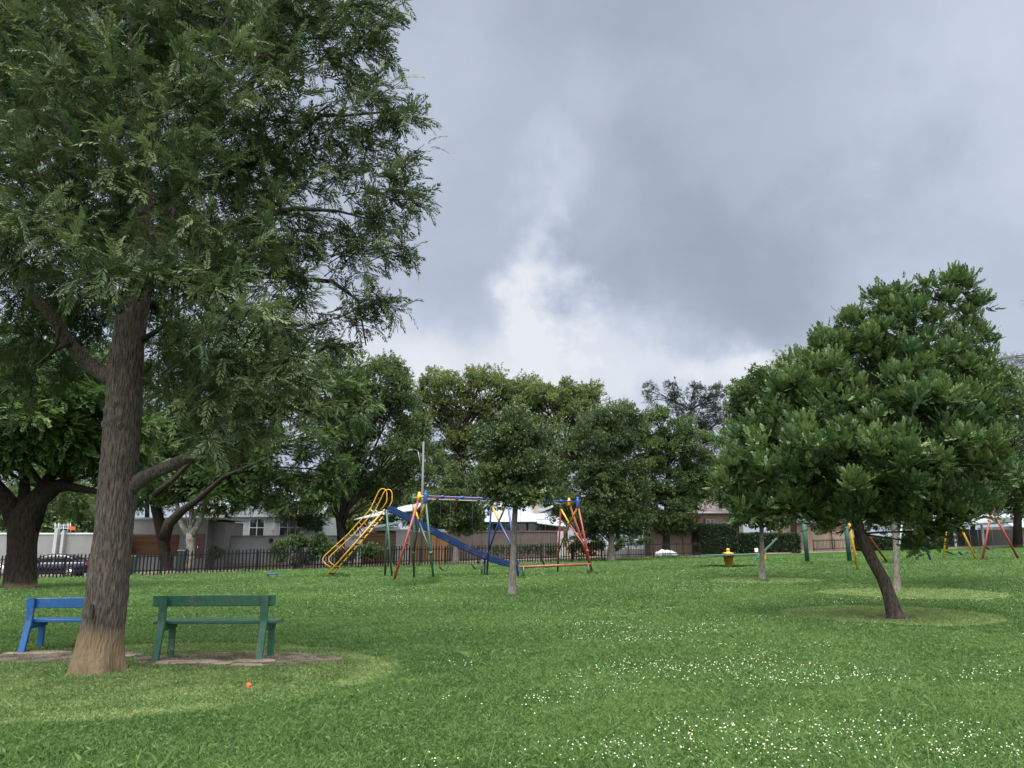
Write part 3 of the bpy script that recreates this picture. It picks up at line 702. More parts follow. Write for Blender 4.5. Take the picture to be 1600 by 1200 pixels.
def tree(name, label, base, trunk, blobs, kind, leafm, barkm, n, size, clump=.9, seed=0, group=None, shell=(.35, 1.0), up=.35, out=.6, flat=.7,
         trunk_n=10, limb_r=.06, fork=None, tight=.42, limbs=(), hang=0.0, twig_n=1.0, cvw=.55, part_trunk=True, wob=.04):
    """tree > trunk, limbs, crown. trunk: [(x,y,z,r)] world; blobs: [(cx,cy,cz,rx,ry,rz)] world, filled with clumps of leaf sprays."""
    rg = np.random.default_rng(seed); rr = random.Random(seed)
    base = Vector(base); root = empty(name, base, 0, label, 'tree', group)
    tp = [Vector(p[:3]) - base for p in trunk]; tr = [p[3] for p in trunk]
    if trunk_n:
        mt = MB(); mt.tube(tp, tr, trunk_n, wob=wob, rng=rr); mt.build('trunk', M[barkm], root)
    ml = MB()
    for L in limbs: MB().tube([Vector(p[:3]) - base for p in L], [p[3] for p in L], 10, wob=.05, rng=rr).build('limb', M[barkm], root)
    B = np.array(blobs, float); B[:, :3] -= np.array(base)
    area = (B[:, 3] * B[:, 5] + B[:, 3] * B[:, 4] + B[:, 4] * B[:, 5]) / 3
    cl = []; cb = []
    for k, b in enumerate(B):
        q = max(2, int(round(area[k] / (clump * clump) * 2.4)))
        d = unit(rg.normal(size=(q, 3))); rad = rg.uniform(shell[0] ** 2, shell[1] ** 2, q) ** .5
        c = b[:3] + d * rad[:, None] * np.maximum(.1, b[3:6] - clump * .35)
        cl.append(c); cb.append(np.full(q, k))
        fk = fork if fork is not None else len(tp) // 2
        att = [p for p in tp[fk:] if p.z < b[2] + .3] or [tp[fk]]
        if limb_r > 0:
            c0 = Vector(b[:3]); a0 = min(att, key=lambda p: (p - c0).length + .4 * abs(p.z - c0.z))
            mid = a0.lerp(c0, .5) + Vector((0, 0, (c0 - a0).length * .10)) + Vector(rg.normal(size=3) * .08 * (c0 - a0).length)
            pts = bez(a0, mid, c0, 6); lr = limb_r * (.5 + .5 * min(1.5, area[k] ** .5 / 2))
            ml.tube(pts, [lr * (1 - .6 * i / 6) for i in range(7)], 6, wob=.05, rng=rr)
            for j in range(q):
                if rr.random() > twig_n: continue
                e = Vector(c[j]); s0 = pts[rr.choice((3, 4, 5, 6))]; mm = s0.lerp(e, .5) + Vector(rg.normal(size=3) * .12 * (e - s0).length)
                ml.tube(bez(s0, mm, e, 3), [lr * .38, lr * .3, lr * .22, lr * .1], 4, cap=False)
    if ml.v: ml.build('limbs', M['twig' if barkm != 'bark_lichen' else barkm], root)
    C = np.concatenate(cl); CB = np.concatenate(cb); nc = len(C)
    w = rg.uniform(.5, 1.5, nc); idx = rg.choice(nc, n, p=w / w.sum())
    crad = clump * rg.uniform(.7, 1.3, nc)
    off = rg.normal(size=(n, 3)) * tight; ln = np.linalg.norm(off, axis=1, keepdims=True); off = off / np.maximum(1, ln / .95)
    off *= crad[idx][:, None]; off[:, 2] *= flat
    pos = C[idx] + off
    outv = unit(pos - B[CB[idx], :3]); cv = unit(off + 1e-6)
    dirs = outv * out + cv * cvw + rg.normal(size=(n, 3)) * .38 + np.array([0, 0, up]); 
    if hang: dirs[:, 2] -= hang
    ups = np.array([0, 0, 1.0]) + rg.normal(size=(n, 3)) * .35
    sc = size * rg.uniform(.7, 1.25, n)
    v, own = scatter(TEMPS[kind], pos, dirs, ups, sc, rg)
    ct = rg.normal(size=nc) * .21
    tint = np.clip(.42 + ct[idx] + rg.normal(size=n) * .17, 0, 1)[own]
    tint = np.clip(tint + np.repeat(rg.normal(size=len(v) // 4) * .07, 4), 0, 1)
    f = np.arange(len(v)).reshape(-1, 4)
    np_mesh('crown', v, f, 4, M[leafm], tint, root)
    return root
def pb(px, py, Y, rx, ry, rz=None):
    "crown mass seen at a photo pixel, radii in photo pixels, at distance Y"
    c = W(px, py, Y); k = (Vector(c) - Vector((0, 0, CAMZ))).length / FPX * .97
    return (c.x, c.y, c.z, rx * k, (rx * k if rz is None else rz), ry * k)
def wp(px, py, Y, r): p = W(px, py, Y); return (p.x, p.y, p.z, r)

# --- the big silky tree by the benches
b0 = G(152, 1051); BY = b0.y
root = empty('silky_oak_tree', b0, 0, 'tallest tree with thick furrowed grey trunk and feathery leaves, beside the two benches', 'tree')
main_root = root
# trunk with real furrows
cl_ = [(151, 1058, .40), (152, 1050, .365), (153, 1035, .345), (156, 1010, .335), (160, 980, .315), (167, 930, .312), (174, 860, .305), (181, 790, .296), (186, 730, .30), (189, 705, .297), (192, 650, .285), (194, 600, .282), (196, 575, .292), (199, 545, .27), (205, 500, .268), (212, 470, .25), (222, 420, .19)]
pts = [W(px, py, BY) - b0 for px, py, r in cl_]; rads = [r * (.89 if py > 1030 else .79) for px, py, r in cl_]
zs = np.array([p.z for p in pts]); NR, NS = 420, 220
zz_ = np.linspace(-.12, zs[-1], NR); cx = np.interp(zz_, zs, [p.x for p in pts]); cy = np.interp(zz_, zs, [p.y for p in pts]); cr = np.interp(zz_, zs, rads)
rg = np.random.default_rng(3)
def vnoise(u, v, nu, nv, seed, wrap=True):
    "smooth value noise on a (nu x nv) lattice, u periodic"
    L = np.random.default_rng(seed).uniform(-1, 1, (nu, nv + 2)); a = u * nu; b = np.clip(v, 0, .9999) * nv
    i = np.floor(a).astype(int); j = np.floor(b).astype(int); fa = a - i; fb = b - j; fa = fa * fa * (3 - 2 * fa); fb = fb * fb * (3 - 2 * fb)
    i0, i1 = i % nu, (i + 1) % nu
    return (L[i0, j] * (1 - fa) + L[i1, j] * fa) * (1 - fb) + (L[i0, j + 1] * (1 - fa) + L[i1, j + 1] * fa) * fb
U, Vv = np.meshgrid(np.arange(NS) / NS, np.linspace(0, 1, NR))
warp = .012 * vnoise(U, Vv, 6, 30, 4)
dis = .011 * np.abs(vnoise(U + warp, Vv, 74, 26, 5)) + .006 * vnoise(U + warp, Vv, 90, 60, 6) + .014 * vnoise(U, Vv, 5, 12, 7)
flare = np.clip(1 - (zz_[:, None] + .1) / .55, 0, 1) ** 2 * .07 * (np.sin(U * 2 * math.pi * 6 + 1) * .6 + np.sin(U * 2 * math.pi * 4) * .5)
rad = cr[:, None] + dis + flare
knot = np.zeros_like(rad)
for ku, kz, kr, kh in ((.72, 3.28, .10, .05), (.80, 3.22, .07, .045), (.66, 3.42, .09, .05), (.76, 3.52, .06, .04), (.60, 3.25, .08, .03)):
    du = np.abs((U - ku + .5) % 1 - .5) * 2 * math.pi * .29; knot += kh * np.exp(-((du ** 2 + (zz_[:, None] - kz) ** 2) / kr ** 2) * 2)
rad = rad + knot
ang = U * 2 * math.pi
vv = np.stack([cx[:, None] + rad * np.cos(ang), cy[:, None] + rad * np.sin(ang), np.repeat(zz_[:, None], NS, 1)], -1).reshape(-1, 3)
i = np.arange((NR - 1) * NS); r_ = i // NS; k_ = i % NS; a = r_ * NS + k_; b_ = r_ * NS + (k_ + 1) % NS
np_mesh('trunk', vv, np.stack([a, b_, b_ + NS, a + NS], -1), 4, M['bark_main'], None, root, True)
lm = MB(); rr = random.Random(8)
def limb(pl, n=9, w=.05): lm.tube([Vector(p[:3]) - b0 for p in pl], [p[3] for p in pl], n, wob=w, rng=rr)
def big_limb(pl):
    m_ = MB(); m_.tube([Vector(p[:3]) - b0 for p in pl], [p[3] for p in pl], 14, wob=.04, rng=rr); m_.build('limb', M['bark_main'], root)
big_limb([wp(190, 598, BY, .15), wp(165, 586, BY, .12), wp(135, 567, BY - .1, .10), wp(108, 535, BY - .3, .085), wp(88, 505, BY - .5, .075), wp(60, 470, BY - .8, .055), wp(20, 420, BY - 1, .036), wp(-10, 385, BY - 1.1, .022), wp(-40, 340, BY - 1.2, .008)])
limb([wp(108, 535, BY - .4, .05), wp(85, 548, BY - .4, .022), wp(55, 572, BY - .5, .016)], 5)
limb([wp(92, 510, BY - .6, .04), wp(88, 540, BY - .5, .02), wp(60, 575, BY - .3, .015)], 5)
big_limb([wp(190, 772, BY, .13), wp(212, 755, BY, .115), wp(228, 744, BY, .092), wp(255, 733, BY - .05, .085), wp(290, 716, BY - .15, .078), wp(325, 700, BY - .4, .06), wp(380, 660, BY - .8, .045), wp(440, 640, BY - 1.1, .03)])
big_limb([wp(207, 540, BY, .08), wp(213, 480, BY, .16), wp(221, 430, BY, .15), wp(226, 340, BY + .1, .13), wp(222, 220, BY + .1, .11), wp(210, 110, BY, .09), wp(205, 0, BY, .07), wp(205, -160, BY, .04)])
big_limb([wp(208, 520, BY, .07), wp(215, 465, BY + .05, .12), wp(240, 400, BY + .3, .12), wp(285, 300, BY + .5, .11), wp(325, 200, BY + .6, .09), wp(350, 60, BY + .6, .07), wp(370, -90, BY + .5, .04)])
limb([wp(205, 525, BY, .06), wp(195, 490, BY - .1, .09), wp(160, 455, BY - .4, .075), wp(130, 380, BY - .8, .06), wp(110, 250, BY - 1, .05), wp(90, 120, BY - 1, .04)])
limb([wp(240, 400, BY + .3, .09), wp(300, 370, BY, .075), wp(380, 345, BY - .2, .06), wp(460, 325, BY - .2, .036), wp(530, 330, BY, .022), wp(575, 342, BY + .1, .007)])
limb([wp(285, 300, BY + .5, .08), wp(360, 268, BY + .5, .06), wp(430, 240, BY + .4, .05), wp(500, 180, BY + .2, .035), wp(545, 180, BY + .1, .02), wp(640, 172, BY, .01)])
limb([wp(325, 200, BY + .6, .07), wp(400, 120, BY + .5, .05), wp(470, 50, BY + .3, .04), wp(510, 10, BY + .2, .035), wp(580, 5, BY + .1, .025), wp(640, 45, BY, .01)])
limb([wp(222, 430, BY, .08), wp(300, 440, BY + .8, .06), wp(400, 430, BY + 1.2, .05), wp(520, 440, BY + 1.2, .035), wp(560, 470, BY + 1.2, .02), wp(572, 540, BY + 1.1, .01)])
limb([wp(226, 340, BY, .08), wp(180, 300, BY + .8, .06), wp(120, 260, BY + 1.4, .05), wp(40, 210, BY + 1.8, .03)])
limb([wp(215, 535, BY, .05), wp(240, 520, BY - .1, .035), wp(262, 505, BY - .3, .025), wp(300, 520, BY - .5, .02)], 6)
limb([wp(495, 178, BY + .2, .016), wp(512, 165, BY, .012), wp(530, 178, BY, .012), wp(548, 150, BY, .007)], 5)
lm.build('limbs', M['twig'], root)
# crown masses (px,py,dY,rx,ry)
SB = [(300, 60, .5, 130, 90), (180, 20, -.6, 120, 90), (60, 60, .8, 90, 80), (440, 40, .3, 110, 60), (540, 15, .2, 75, 40), (605, 15, .1, 45, 26), (560, 70, .2, 50, 40), (625, 45, 0, 22, 14),
      (480, 110, .3, 90, 50), (400, 140, -.3, 110, 70), (250, 170, -1.2, 130, 80), (120, 180, -1.0, 100, 80), (30, 150, -.4, 80, 70), (610, 78, .1, 26, 12), (545, 100, .2, 30, 20), (585, 130, .1, 20, 10), (610, 145, 0, 18, 14), (630, 160, 0, 14, 12),
      (585, 185, .1, 40, 16), (640, 185, .1, 28, 18), (668, 188, 0, 20, 15), (610, 220, .2, 38, 18), (650, 250, .1, 28, 12), (550, 215, .3, 70, 38), (450, 220, .2, 100, 60), (340, 250, .8, 120, 90), (240, 290, -1.6, 120, 70), (100, 300, -1.5, 110, 80), (20, 270, -.5, 80, 80),
      (590, 290, .2, 70, 45), (650, 290, .2, 20, 12), (672, 318, .1, 20, 11), (630, 340, .3, 35, 18), (520, 320, .5, 100, 50), (640, 370, .2, 30, 22), (620, 400, .2, 45, 22), (560, 400, .6, 70, 40), (430, 360, -.2, 110, 60), (320, 400, -1.0, 110, 60), (190, 400, -1.6, 60, 38), (60, 350, -2.0, 85, 40), (30, 390, -1.8, 60, 30), (130, 440, .3, 70, 40), (280, 380, 1.2, 120, 80), (150, 360, 1.0, 110, 90),
      (585, 455, .8, 50, 24), (635, 465, .5, 28, 20), (610, 500, .6, 42, 20), (545, 490, .9, 50, 24), (470, 450, .8, 80, 48), (390, 460, -.8, 100, 60), (285, 440, -1.8, 90, 46), (200, 435, -2.2, 90, 34), (60, 460, .6, 80, 50), (30, 520, .8, 70, 40), (560, 545, 1.0, 40, 18), (495, 545, .9, 70, 36), (410, 550, -.6, 90, 60), (320, 530, -1.2, 80, 50), 
      (450, 610, -.6, 80, 46), (370, 620, -1.4, 80, 50), (300, 590, -.4, 60, 40), (420, 665, -1.2, 62, 34), (355, 690, -1.4, 60, 34), (460, 570, -1.2, 70, 40), (300, 650, -.9, 50, 34), (340, 480, -2.2, 60, 40), (390, 520, -2.4, 60, 44),
      (110, 500, 2.2, 70, 40), (255, 510, 2.2, 60, 44), (80, 560, 2.4, 70, 44), (265, 570, 2.2, 60, 50), (140, 470, 1.6, 70, 40), (240, 470, 1.4, 50, 36), (30, 600, 1.8, 60, 40), (330, 610, 1.8, 70, 50), (130, 90, 2.0, 150, 100), (280, -40, 1, 200, 80), (60, -40, 1, 150, 70), (450, -40, .6, 140, 60), (-60, 120, .5, 80, 120), (-70, 340, .5, 80, 120), (230, 100, 2.6, 140, 100), (350, 330, 2.4, 120, 90), (150, 250, 2.8, 130, 90)]
rg = np.random.default_rng(77)
P_, D_, S_, T_ = [], [], [], []; tw = MB()
for (px, py, dy, rx, ry) in SB:
    if px > 300: px = px - .095 * (px - 300)
    x_, y_, z_, ax, ay, az = pb(px, py, BY + dy, rx, ry); c = np.array((x_, y_, z_)) - np.array(b0); ay = max(.35, min(1.25, ay))
    q = max(4, int(ax * az / (.019 if px < 360 else .0235))); 
    axis_ = np.array([0, 0, c[2] * .9]); outw = unit(c - np.array([cx[-1], cy[-1], c[2] - .6]))
    d = unit(rg.normal(size=(q, 3))); rad = rg.uniform(.12, 1, q) ** .5; cc = c + d * rad[:, None] * np.array((ax, ay, az)) * .92
    for j in range(q):
        # a twig carrying fronds: starts inside, runs outward and droops at the end
        dirn = unit(outw * .75 + d[j] * .55 + rg.normal(size=3) * .3 + np.array([0, 0, .12])); ln = rg.uniform(.30, .62)
        st = cc[j] - dirn * ln * .6; en = cc[j] + dirn * ln * .5 + np.array([0, 0, rg.uniform(-.1, .08)])
        tw.tube([Vector(st), Vector((st + en) / 2 + np.array([0, 0, .04])), Vector(en)], [.011, .008, .004], 3, cap=False)
        m = int(rg.integers(9, 15)); t = rg.uniform(.15, 1.05, m)[:, None]; ct = rg.normal() * .18
        P_.append(st + (en - st) * t + rg.normal(size=(m, 3)) * .03)
        D_.append(dirn * .75 + rg.normal(size=(m, 3)) * .55 + np.array([0, 0, -.05])); S_.append(rg.uniform(.18, .34, m)); T_.append(np.clip(.42 + ct + rg.normal(size=m) * .16, 0, 1))
    s0 = Vector((cx[-1] * .6 + c[0] * .4, cy[-1] * .6 + c[1] * .4, max(pts[-4].z, c[2] - .8)))
P_ = np.concatenate(P_); D_ = np.concatenate(D_); S_ = np.concatenate(S_); T_ = np.concatenate(T_)
v, own = scatter(TEMPS['fern'], P_, D_, np.array([0, 0, 1.0]) + rg.normal(size=P_.shape) * .45, S_, rg)
tt = np.clip(T_[own] + np.repeat(rg.normal(size=len(v) // 4) * .08, 4), 0, 1)
np_mesh('crown', v, np.arange(len(v)).reshape(-1, 4), 4, M['leaf_silky'], tt, root)
tw.build('twigs', M['twig'], root)
MB().box((-.02, -.01, -.09), (.02, .01, .09)).build('bark_scar', M['twig'], root).location = W(143, 956, BY - .315) - b0
print('silky sprays', len(P_))

# --- leaning tree on the right
lb = G(1398, 967); LY = lb.y
trk = [wp(1400, 972, LY, .30), wp(1398, 962, LY, .245), wp(1391, 935, LY, .20), wp(1380, 905, LY, .185), wp(1366, 880, LY, .18), wp(1353, 855, LY, .175), wp(1344, 835, LY, .17), wp(1338, 810, LY, .16), wp(1340, 770, LY, .14), wp(1355, 700, LY, .11), wp(1385, 620, LY, .08), wp(1430, 540, LY, .05), wp(1470, 470, LY, .025)]
LB = [(1340, 690, 0, 150, 110), (1230, 720, -.3, 105, 90), (1160, 750, 0, 45, 60), (1470, 720, -.2, 110, 90), (1545, 730, 0, 42, 60), (1400, 600, .1, 110, 95), (1300, 620, -.2, 85, 75), (1465, 565, .2, 66, 66), (1470, 485, .1, 36, 34), (1430, 490, 0, 40, 36), (1388, 490, 0, 30, 34), (1492, 440, .1, 13, 16), (1455, 448, 0, 16, 14), (1405, 458, .1, 16, 14), (1372, 468, 0, 13, 14), (1512, 448, .1, 9, 16), (1533, 478, .1, 10, 24), (1545, 550, 0, 14, 26), (1330, 500, 0, 12, 12), (1285, 528, 0, 14, 12), (1350, 515, 0, 36, 34), (1375, 550, -.2, 50, 40), (1420, 560, -.3, 60, 40), (1305, 540, .1, 38, 32),  (1270, 575, 0, 40, 36), (1225, 610, 0, 40, 36), (1530, 600, 0, 34, 50), (1560, 690, 0, 24, 40),
      (1250, 790, -.2, 80, 40), (1180, 790, 0, 50, 36), (1350, 790, -.5, 90, 36), (1440, 795, -.3, 80, 34), (1500, 790, 0, 60, 36), (1290, 560, 0, 45, 40), (1240, 620, .2, 50, 45), (1510, 640, .2, 62, 60), (1500, 520, .2, 36, 40), (1400, 700, -1.2, 110, 90), (1300, 720, -1.3, 90, 70), (1450, 640, -1.0, 80, 70), (1335, 545, .1, 36, 36), (1300, 580, .1, 40, 36), (1260, 660, .1, 50, 50), (1495, 445, .1, 22, 14), (1462, 835, .2, 28, 26), (1440, 850, .2, 22, 14), (1190, 680, .4, 45, 45)]
trk = [(x_, y_, z_, r * .74) for x_, y_, z_, r in trk]
leaning = tree('leaning_tree', 'round leafy tree with short dark trunk leaning to the left over a mown ring', lb, trk, [pb(a, b, LY + c * 1.0, d, e, min(1.6, d * .0142 * .9)) for a, b, c, d, e in LB],
     'pin', 'leaf_lean', 'bark_lean', 33000, .172, clump=.35, seed=4, up=.75, out=.35, flat=.9, trunk_n=14, limb_r=.05, fork=6, tight=.30, shell=(.35, 1), cvw=.95)
sp = tree  # alias kept short for the list below

# --- saplings and trees on the lawn
def stree(name, label, basepx, trunkpx, blobs, kind, leafm, barkm, n, size, clump, seed, Y=None, **k):
    b = G(*basepx) if Y is None else None
    if Y is not None:
        q = W(basepx[0], basepx[1], Y); b = Vector((q.x, Y, gzf(q.x, Y)))
    Yb = b.y
    t = [(b.x, b.y, b.z - .1, trunkpx[0][2] * 1.25)] + [wp(px, py, Yb + (dy[0] if dy else 0), r) for px, py, r, *dy in trunkpx]
    return tree(name, label, b, t, [pb(px, py, Yb + dy, rx, ry, (rest[0] if rest else None)) for px, py, dy, rx, ry, *rest in blobs], kind, leafm, barkm, n, size, clump, seed, **k)
LG = 'young trees planted on the lawn'
stree('young_tree', 'young tree with slim pale trunk and dark round crown in front of the swing set', (800, 932), [(800, 930, .15), (801, 900, .115), (803, 840, .10), (805, 790, .09), (806, 740, .06), (806, 680, .03)],
      [(806, 740, 0, 62, 46), (770, 745, 0, 32, 40), (845, 735, 0, 30, 45), (805, 685, 0, 50, 42), (800, 660, 0, 30, 22), (805, 775, -.3, 55, 14), (845, 700, 0, 24, 30), (768, 690, 0, 24, 26)], 'broad', 'leaf_dark', 'bark_pale', 7000, .20, .40, 11, group=LG, limb_r=.03, fork=4, tight=.5)
stree('young_tree', 'thin trunked young tree just left of the leaning tree, seesaw plank behind its trunk', (1191, 907), [(1191, 905, .15), (1191, 880, .10), (1190, 830, .095), (1188, 780, .08), (1185, 720, .05), (1184, 640, .03)],
      [(1185, 760, 0, 60, 60), (1165, 690, 0, 48, 50), (1190, 620, 0, 50, 50), (1215, 690, .5, 40, 70), (1165, 790, 0, 38, 30), (1235, 585, .5, 32, 34), (1160, 640, .3, 30, 30), (1140, 740, 0, 22, 35), (1210, 800, 0, 40, 24)], 'broad', 'leaf_mid', 'bark_pale', 5000, .34, .6, 12, group=LG, limb_r=.035, fork=3)
stree('young_tree', 'thin pale trunked young tree directly behind the leaning tree trunk', (1401, 923), [(1402, 921, .15), (1401, 895, .095), (1399, 845, .085), (1397, 800, .075), (1395, 700, .05)],
      [(1395, 700, .4, 80, 60), (1440, 640, .4, 60, 60), (1350, 650, .4, 60, 50), (1550, 640, 1.0, 36, 50), (1560, 600, 1.2, 34, 30), (1575, 680, 1, 28, 50), (1545, 740, .6, 36, 40), (1480, 740, .6, 60, 50), (1575, 760, 1, 26, 40)], 'broad', 'leaf_mid', 'bark_pale', 5200, .34, .6, 13, group=LG, limb_r=.035, fork=3)
stree('broad_tree', 'dark green dense tree with pale trunk base, right of the swing set', (955, 876), [(955, 873, .38), (955, 850, .27), (956, 800, .22), (958, 740, .15), (955, 680, .08)],
      [(945, 770, 0, 75, 60), (900, 760, 0, 40, 60), (985, 780, 0, 34, 50), (935, 700, 0, 70, 56), (965, 675, 0, 45, 45), (900, 700, .3, 40, 40), (940, 815, -.3, 60, 22), (980, 720, 0, 36, 50), (925, 655, .3, 36, 24), (980, 660, .3, 34, 34), (905, 815, .2, 34, 18), (985, 822, .2, 34, 16), (945, 832, .5, 40, 10), (880, 790, .3, 24, 30), (1005, 800, .3, 20, 30)], 'broad', 'leaf_dark', 'bark_pale', 16000, .37, .8, 14, limb_r=.07, fork=2)
stree('shrubby_tree', 'low dark bushy tree with pale trunk behind the slide chute', (712, 875), [(712, 873, .28), (712, 850, .20), (712, 815, .17), (714, 780, .1)],
      [(715, 790, 0, 46, 42), (690, 795, 0, 26, 34), (742, 790, 0, 26, 40), (715, 750, 0, 36, 26), (725, 822, 0, 34, 16)], 'broad', 'leaf_dark', 'bark_pale', 6000, .34, .65, 15, Y=66, limb_r=.06, fork=2)
stree('slim_tree', 'slim young feathery tree with straight thin trunk beside the palisade shrub', (459, 886), [(459, 884, .12), (459, 850, .10), (461, 815, .085), (463, 780, .05)],
      [(465, 790, 0, 38, 28), (490, 805, 0, 28, 24), (440, 785, 0, 26, 18), (468, 760, 0, 34, 22)], 'jac', 'leaf_jac', 'bark_pale', 2800, .42, .6, 16, limb_r=.03, fork=2)
# --- jacarandas on the left
JG = 'spreading bright green trees along the left side'
j1 = G(30, 922)
J = j1.y
stree('spreading_tree', 'thick forked dark tree at the left edge with bright feathery leaves', (32, 922), [(30, 918, .64), (33, 890, .55), (35, 850, .54), (38, 815, .62), (46, 792, .46), (70, 765, .32), (110, 752, .2)],
      [(110, 640, -1, 90, 60), (40, 640, -1.5, 80, 70), (20, 560, -1, 70, 60), (140, 700, -.5, 66, 36), (30, 700, -2, 70, 40), (60, 675, -2.5, 80, 40), (-60, 640, -1, 90, 90), (110, 570, 0, 90, 50), (180, 660, 0, 60, 60), (200, 740, .5, 40, 30), (110, 775, 5, 60, 26), (-40, 715, -1, 60, 40)], 'jac', 'leaf_jac', 'bark_dark', 10500, .50, .85, 21, group=JG, limb_r=.11, fork=4,
      limbs=[[wp(36, 840, J, .50), wp(20, 795, J, .42), wp(-5, 760, J - .4, .28), wp(-60, 720, J - 1, .18)], [wp(44, 825, J, .46), wp(62, 780, J, .38), wp(95, 758, J - .1, .24), wp(150, 768, J - .3, .12), wp(200, 765, J - .4, .05)], [wp(60, 775, J, .28), wp(85, 735, J + .3, .22), wp(110, 690, J + .6, .16), wp(130, 620, J + 1, .08)], [wp(36, 800, J, .28), wp(40, 740, J + .3, .2), wp(20, 660, J + .4, .12)]], trunk_n=16, flat=.55, hang=.25)
stree('spreading_tree', 'dark trunked tree standing at the fence, feathery crown hanging before the white house', (263, 894), [(262, 892, .52), (259, 870, .50), (254, 840, .50), (249, 815, .48), (243, 790, .42), (236, 770, .32), (225, 740, .24)],
      [(260, 690, -1, 100, 60), (350, 690, -2, 90, 60), (440, 700, -3, 70, 60), (510, 690, -3, 45, 60), (300, 610, -1, 100, 60), (420, 620, -2, 90, 60), (510, 620, -2, 60, 50), (555, 640, -2, 34, 50), (480, 745, -3, 45, 36), (370, 750, -2, 80, 34), (280, 750, -1, 70, 34), (410, 775, -3, 30, 26), (530, 740, -3, 40, 36), (350, 550, 0, 110, 60), (470, 560, -1, 80, 50), (200, 640, 0, 60, 60), (210, 770, 0, 34, 24), (545, 590, -1, 40, 40), (455, 790, -3.5, 30, 18), (400, 790, -3.5, 44, 20), (340, 775, -3, 50, 20), (500, 790, -3, 30, 24), (425, 760, -3, 40, 24)], 'jac', 'leaf_jac', 'bark_dark', 20000, .58, 1.1, 22, group=JG, limb_r=.14, fork=4,
      limbs=[[wp(256, 845, 52, .40), wp(264, 818, 52, .34), wp(285, 798, 51.7, .28), wp(310, 780, 51.3, .22), wp(350, 745, 50.6, .14), wp(420, 715, 49, .06)], [wp(240, 775, 52, .22), wp(270, 750, 52, .17), wp(330, 690, 51, .1), wp(370, 620, 51, .05)], [wp(236, 770, 52, .2), wp(228, 720, 52, .14), wp(240, 640, 52, .08)]], flat=.55, hang=.25, trunk_n=12)
# --- street and garden trees behind the fence
SG = 'street and garden trees beyond the fence'
stree('pale_forked_tree', 'pale lichen covered forked street tree in front of the garage', (297, 884), [(297, 880, .42), (298, 860, .36), (298, 845, .4), (296, 832, .36)],
      [(300, 745, 0, 60, 30), (270, 760, 0, 34, 20), (330, 750, 0, 40, 26), (345, 800, 0, 30, 10)], 'broad', 'leaf_mid', 'bark_lichen', 900, .7, .9, 31, Y=68, group=SG, fork=2, limb_r=.06,
      limbs=[[wp(296, 838, 68, .34), wp(284, 820, 68, .22), wp(279, 800, 68, .18), wp(275, 770, 68, .12)], [wp(298, 840, 68, .34), wp(312, 815, 68, .24), wp(319, 795, 68, .22), wp(322, 765, 68, .14)], [wp(298, 838, 68, .3), wp(300, 812, 68.3, .24), wp(298, 780, 68.5, .16)]])
stree('street_tree', 'tall forked street tree standing behind the slide ladder', (534, 880), [(533, 876, .45), (533, 850, .36), (532, 830, .34), (530, 815, .32)],
      [(590, 650, 0, 60, 70), (560, 730, 0, 50, 40), (620, 600, 1, 24, 34), (600, 610, 0, 46, 50), (640, 660, 1, 40, 50), (620, 720, 0, 50, 40), (570, 590, 0, 50, 40), (540, 690, 0, 50, 50), (650, 740, 1, 40, 36), (500, 760, 1, 40, 30), (590, 770, 2, 50, 26), (520, 620, 1, 60, 60), (655, 710, 2, 34, 30), (685, 735, 3, 30, 26), (640, 680, 2, 36, 36), (605, 570, 1, 30, 24)], 'broad', 'leaf_mid', 'bark_dark', 17000, .42, 1.1, 32, Y=75, group=SG, fork=2, limb_r=.09,
      limbs=[[wp(532, 828, 75, .30), wp(526, 800, 75, .2), wp(520, 770, 75, .16), wp(510, 720, 75, .09)], [wp(532, 825, 75, .26), wp(534, 790, 75, .18), wp(535, 750, 75, .15), wp(550, 660, 75, .08)], [wp(532, 828, 75, .28), wp(544, 795, 75, .2), wp(556, 765, 75, .16), wp(585, 700, 75, .1), wp(620, 620, 75, .06)]])
stree('wide_tree', 'tallest light olive tree behind the lamp post with sky showing through its middle', (735, 870), [(735, 866, .6), (733, 800, .5), (728, 760, .42), (722, 720, .34), (718, 690, .28)],
      [(680, 620, 0, 38, 36), (720, 600, 0, 50, 30), (770, 610, 0, 46, 36), (735, 640, 1, 50, 30), (665, 660, 0, 26, 34), (790, 650, 0, 40, 44), (700, 670, 0, 22, 16), (760, 685, 0, 46, 36), (662, 700, 0, 22, 18), (720, 705, 1, 18, 10), (800, 700, 1, 40, 50), (720, 765, 2, 60, 30), (650, 780, 2, 50, 20), (800, 770, 1, 50, 30), (690, 640, 1, 40, 34), (740, 670, 2, 60, 40), (790, 720, 2, 50, 50), (690, 590, 1, 26, 20), (760, 585, 1, 36, 18), (690, 715, 1, 36, 26), (745, 735, 1, 50, 36), (715, 690, 1, 40, 22), (660, 640, 1, 24, 30), (820, 620, 1, 24, 24), (810, 600, 1, 30, 22), (830, 600, 1, 26, 18), (675, 590, 1, 24, 18), (650, 620, 2, 20, 24)], 'broad', 'leaf_olive', 'bark_dark', 21000, .47, 1.15, 33, Y=100, group=SG, fork=1, limb_r=.2,
      limbs=[[wp(722, 715, 100, .3), wp(700, 680, 100, .22), wp(680, 640, 100, .14), wp(672, 610, 100, .08)], [wp(722, 715, 100, .3), wp(730, 660, 100, .22), wp(745, 610, 100, .12)], [wp(728, 745, 100, .3), wp(690, 710, 100, .18), wp(655, 690, 100, .1)], [wp(718, 690, 100, .2), wp(760, 655, 100, .14), wp(790, 630, 100, .08)]])
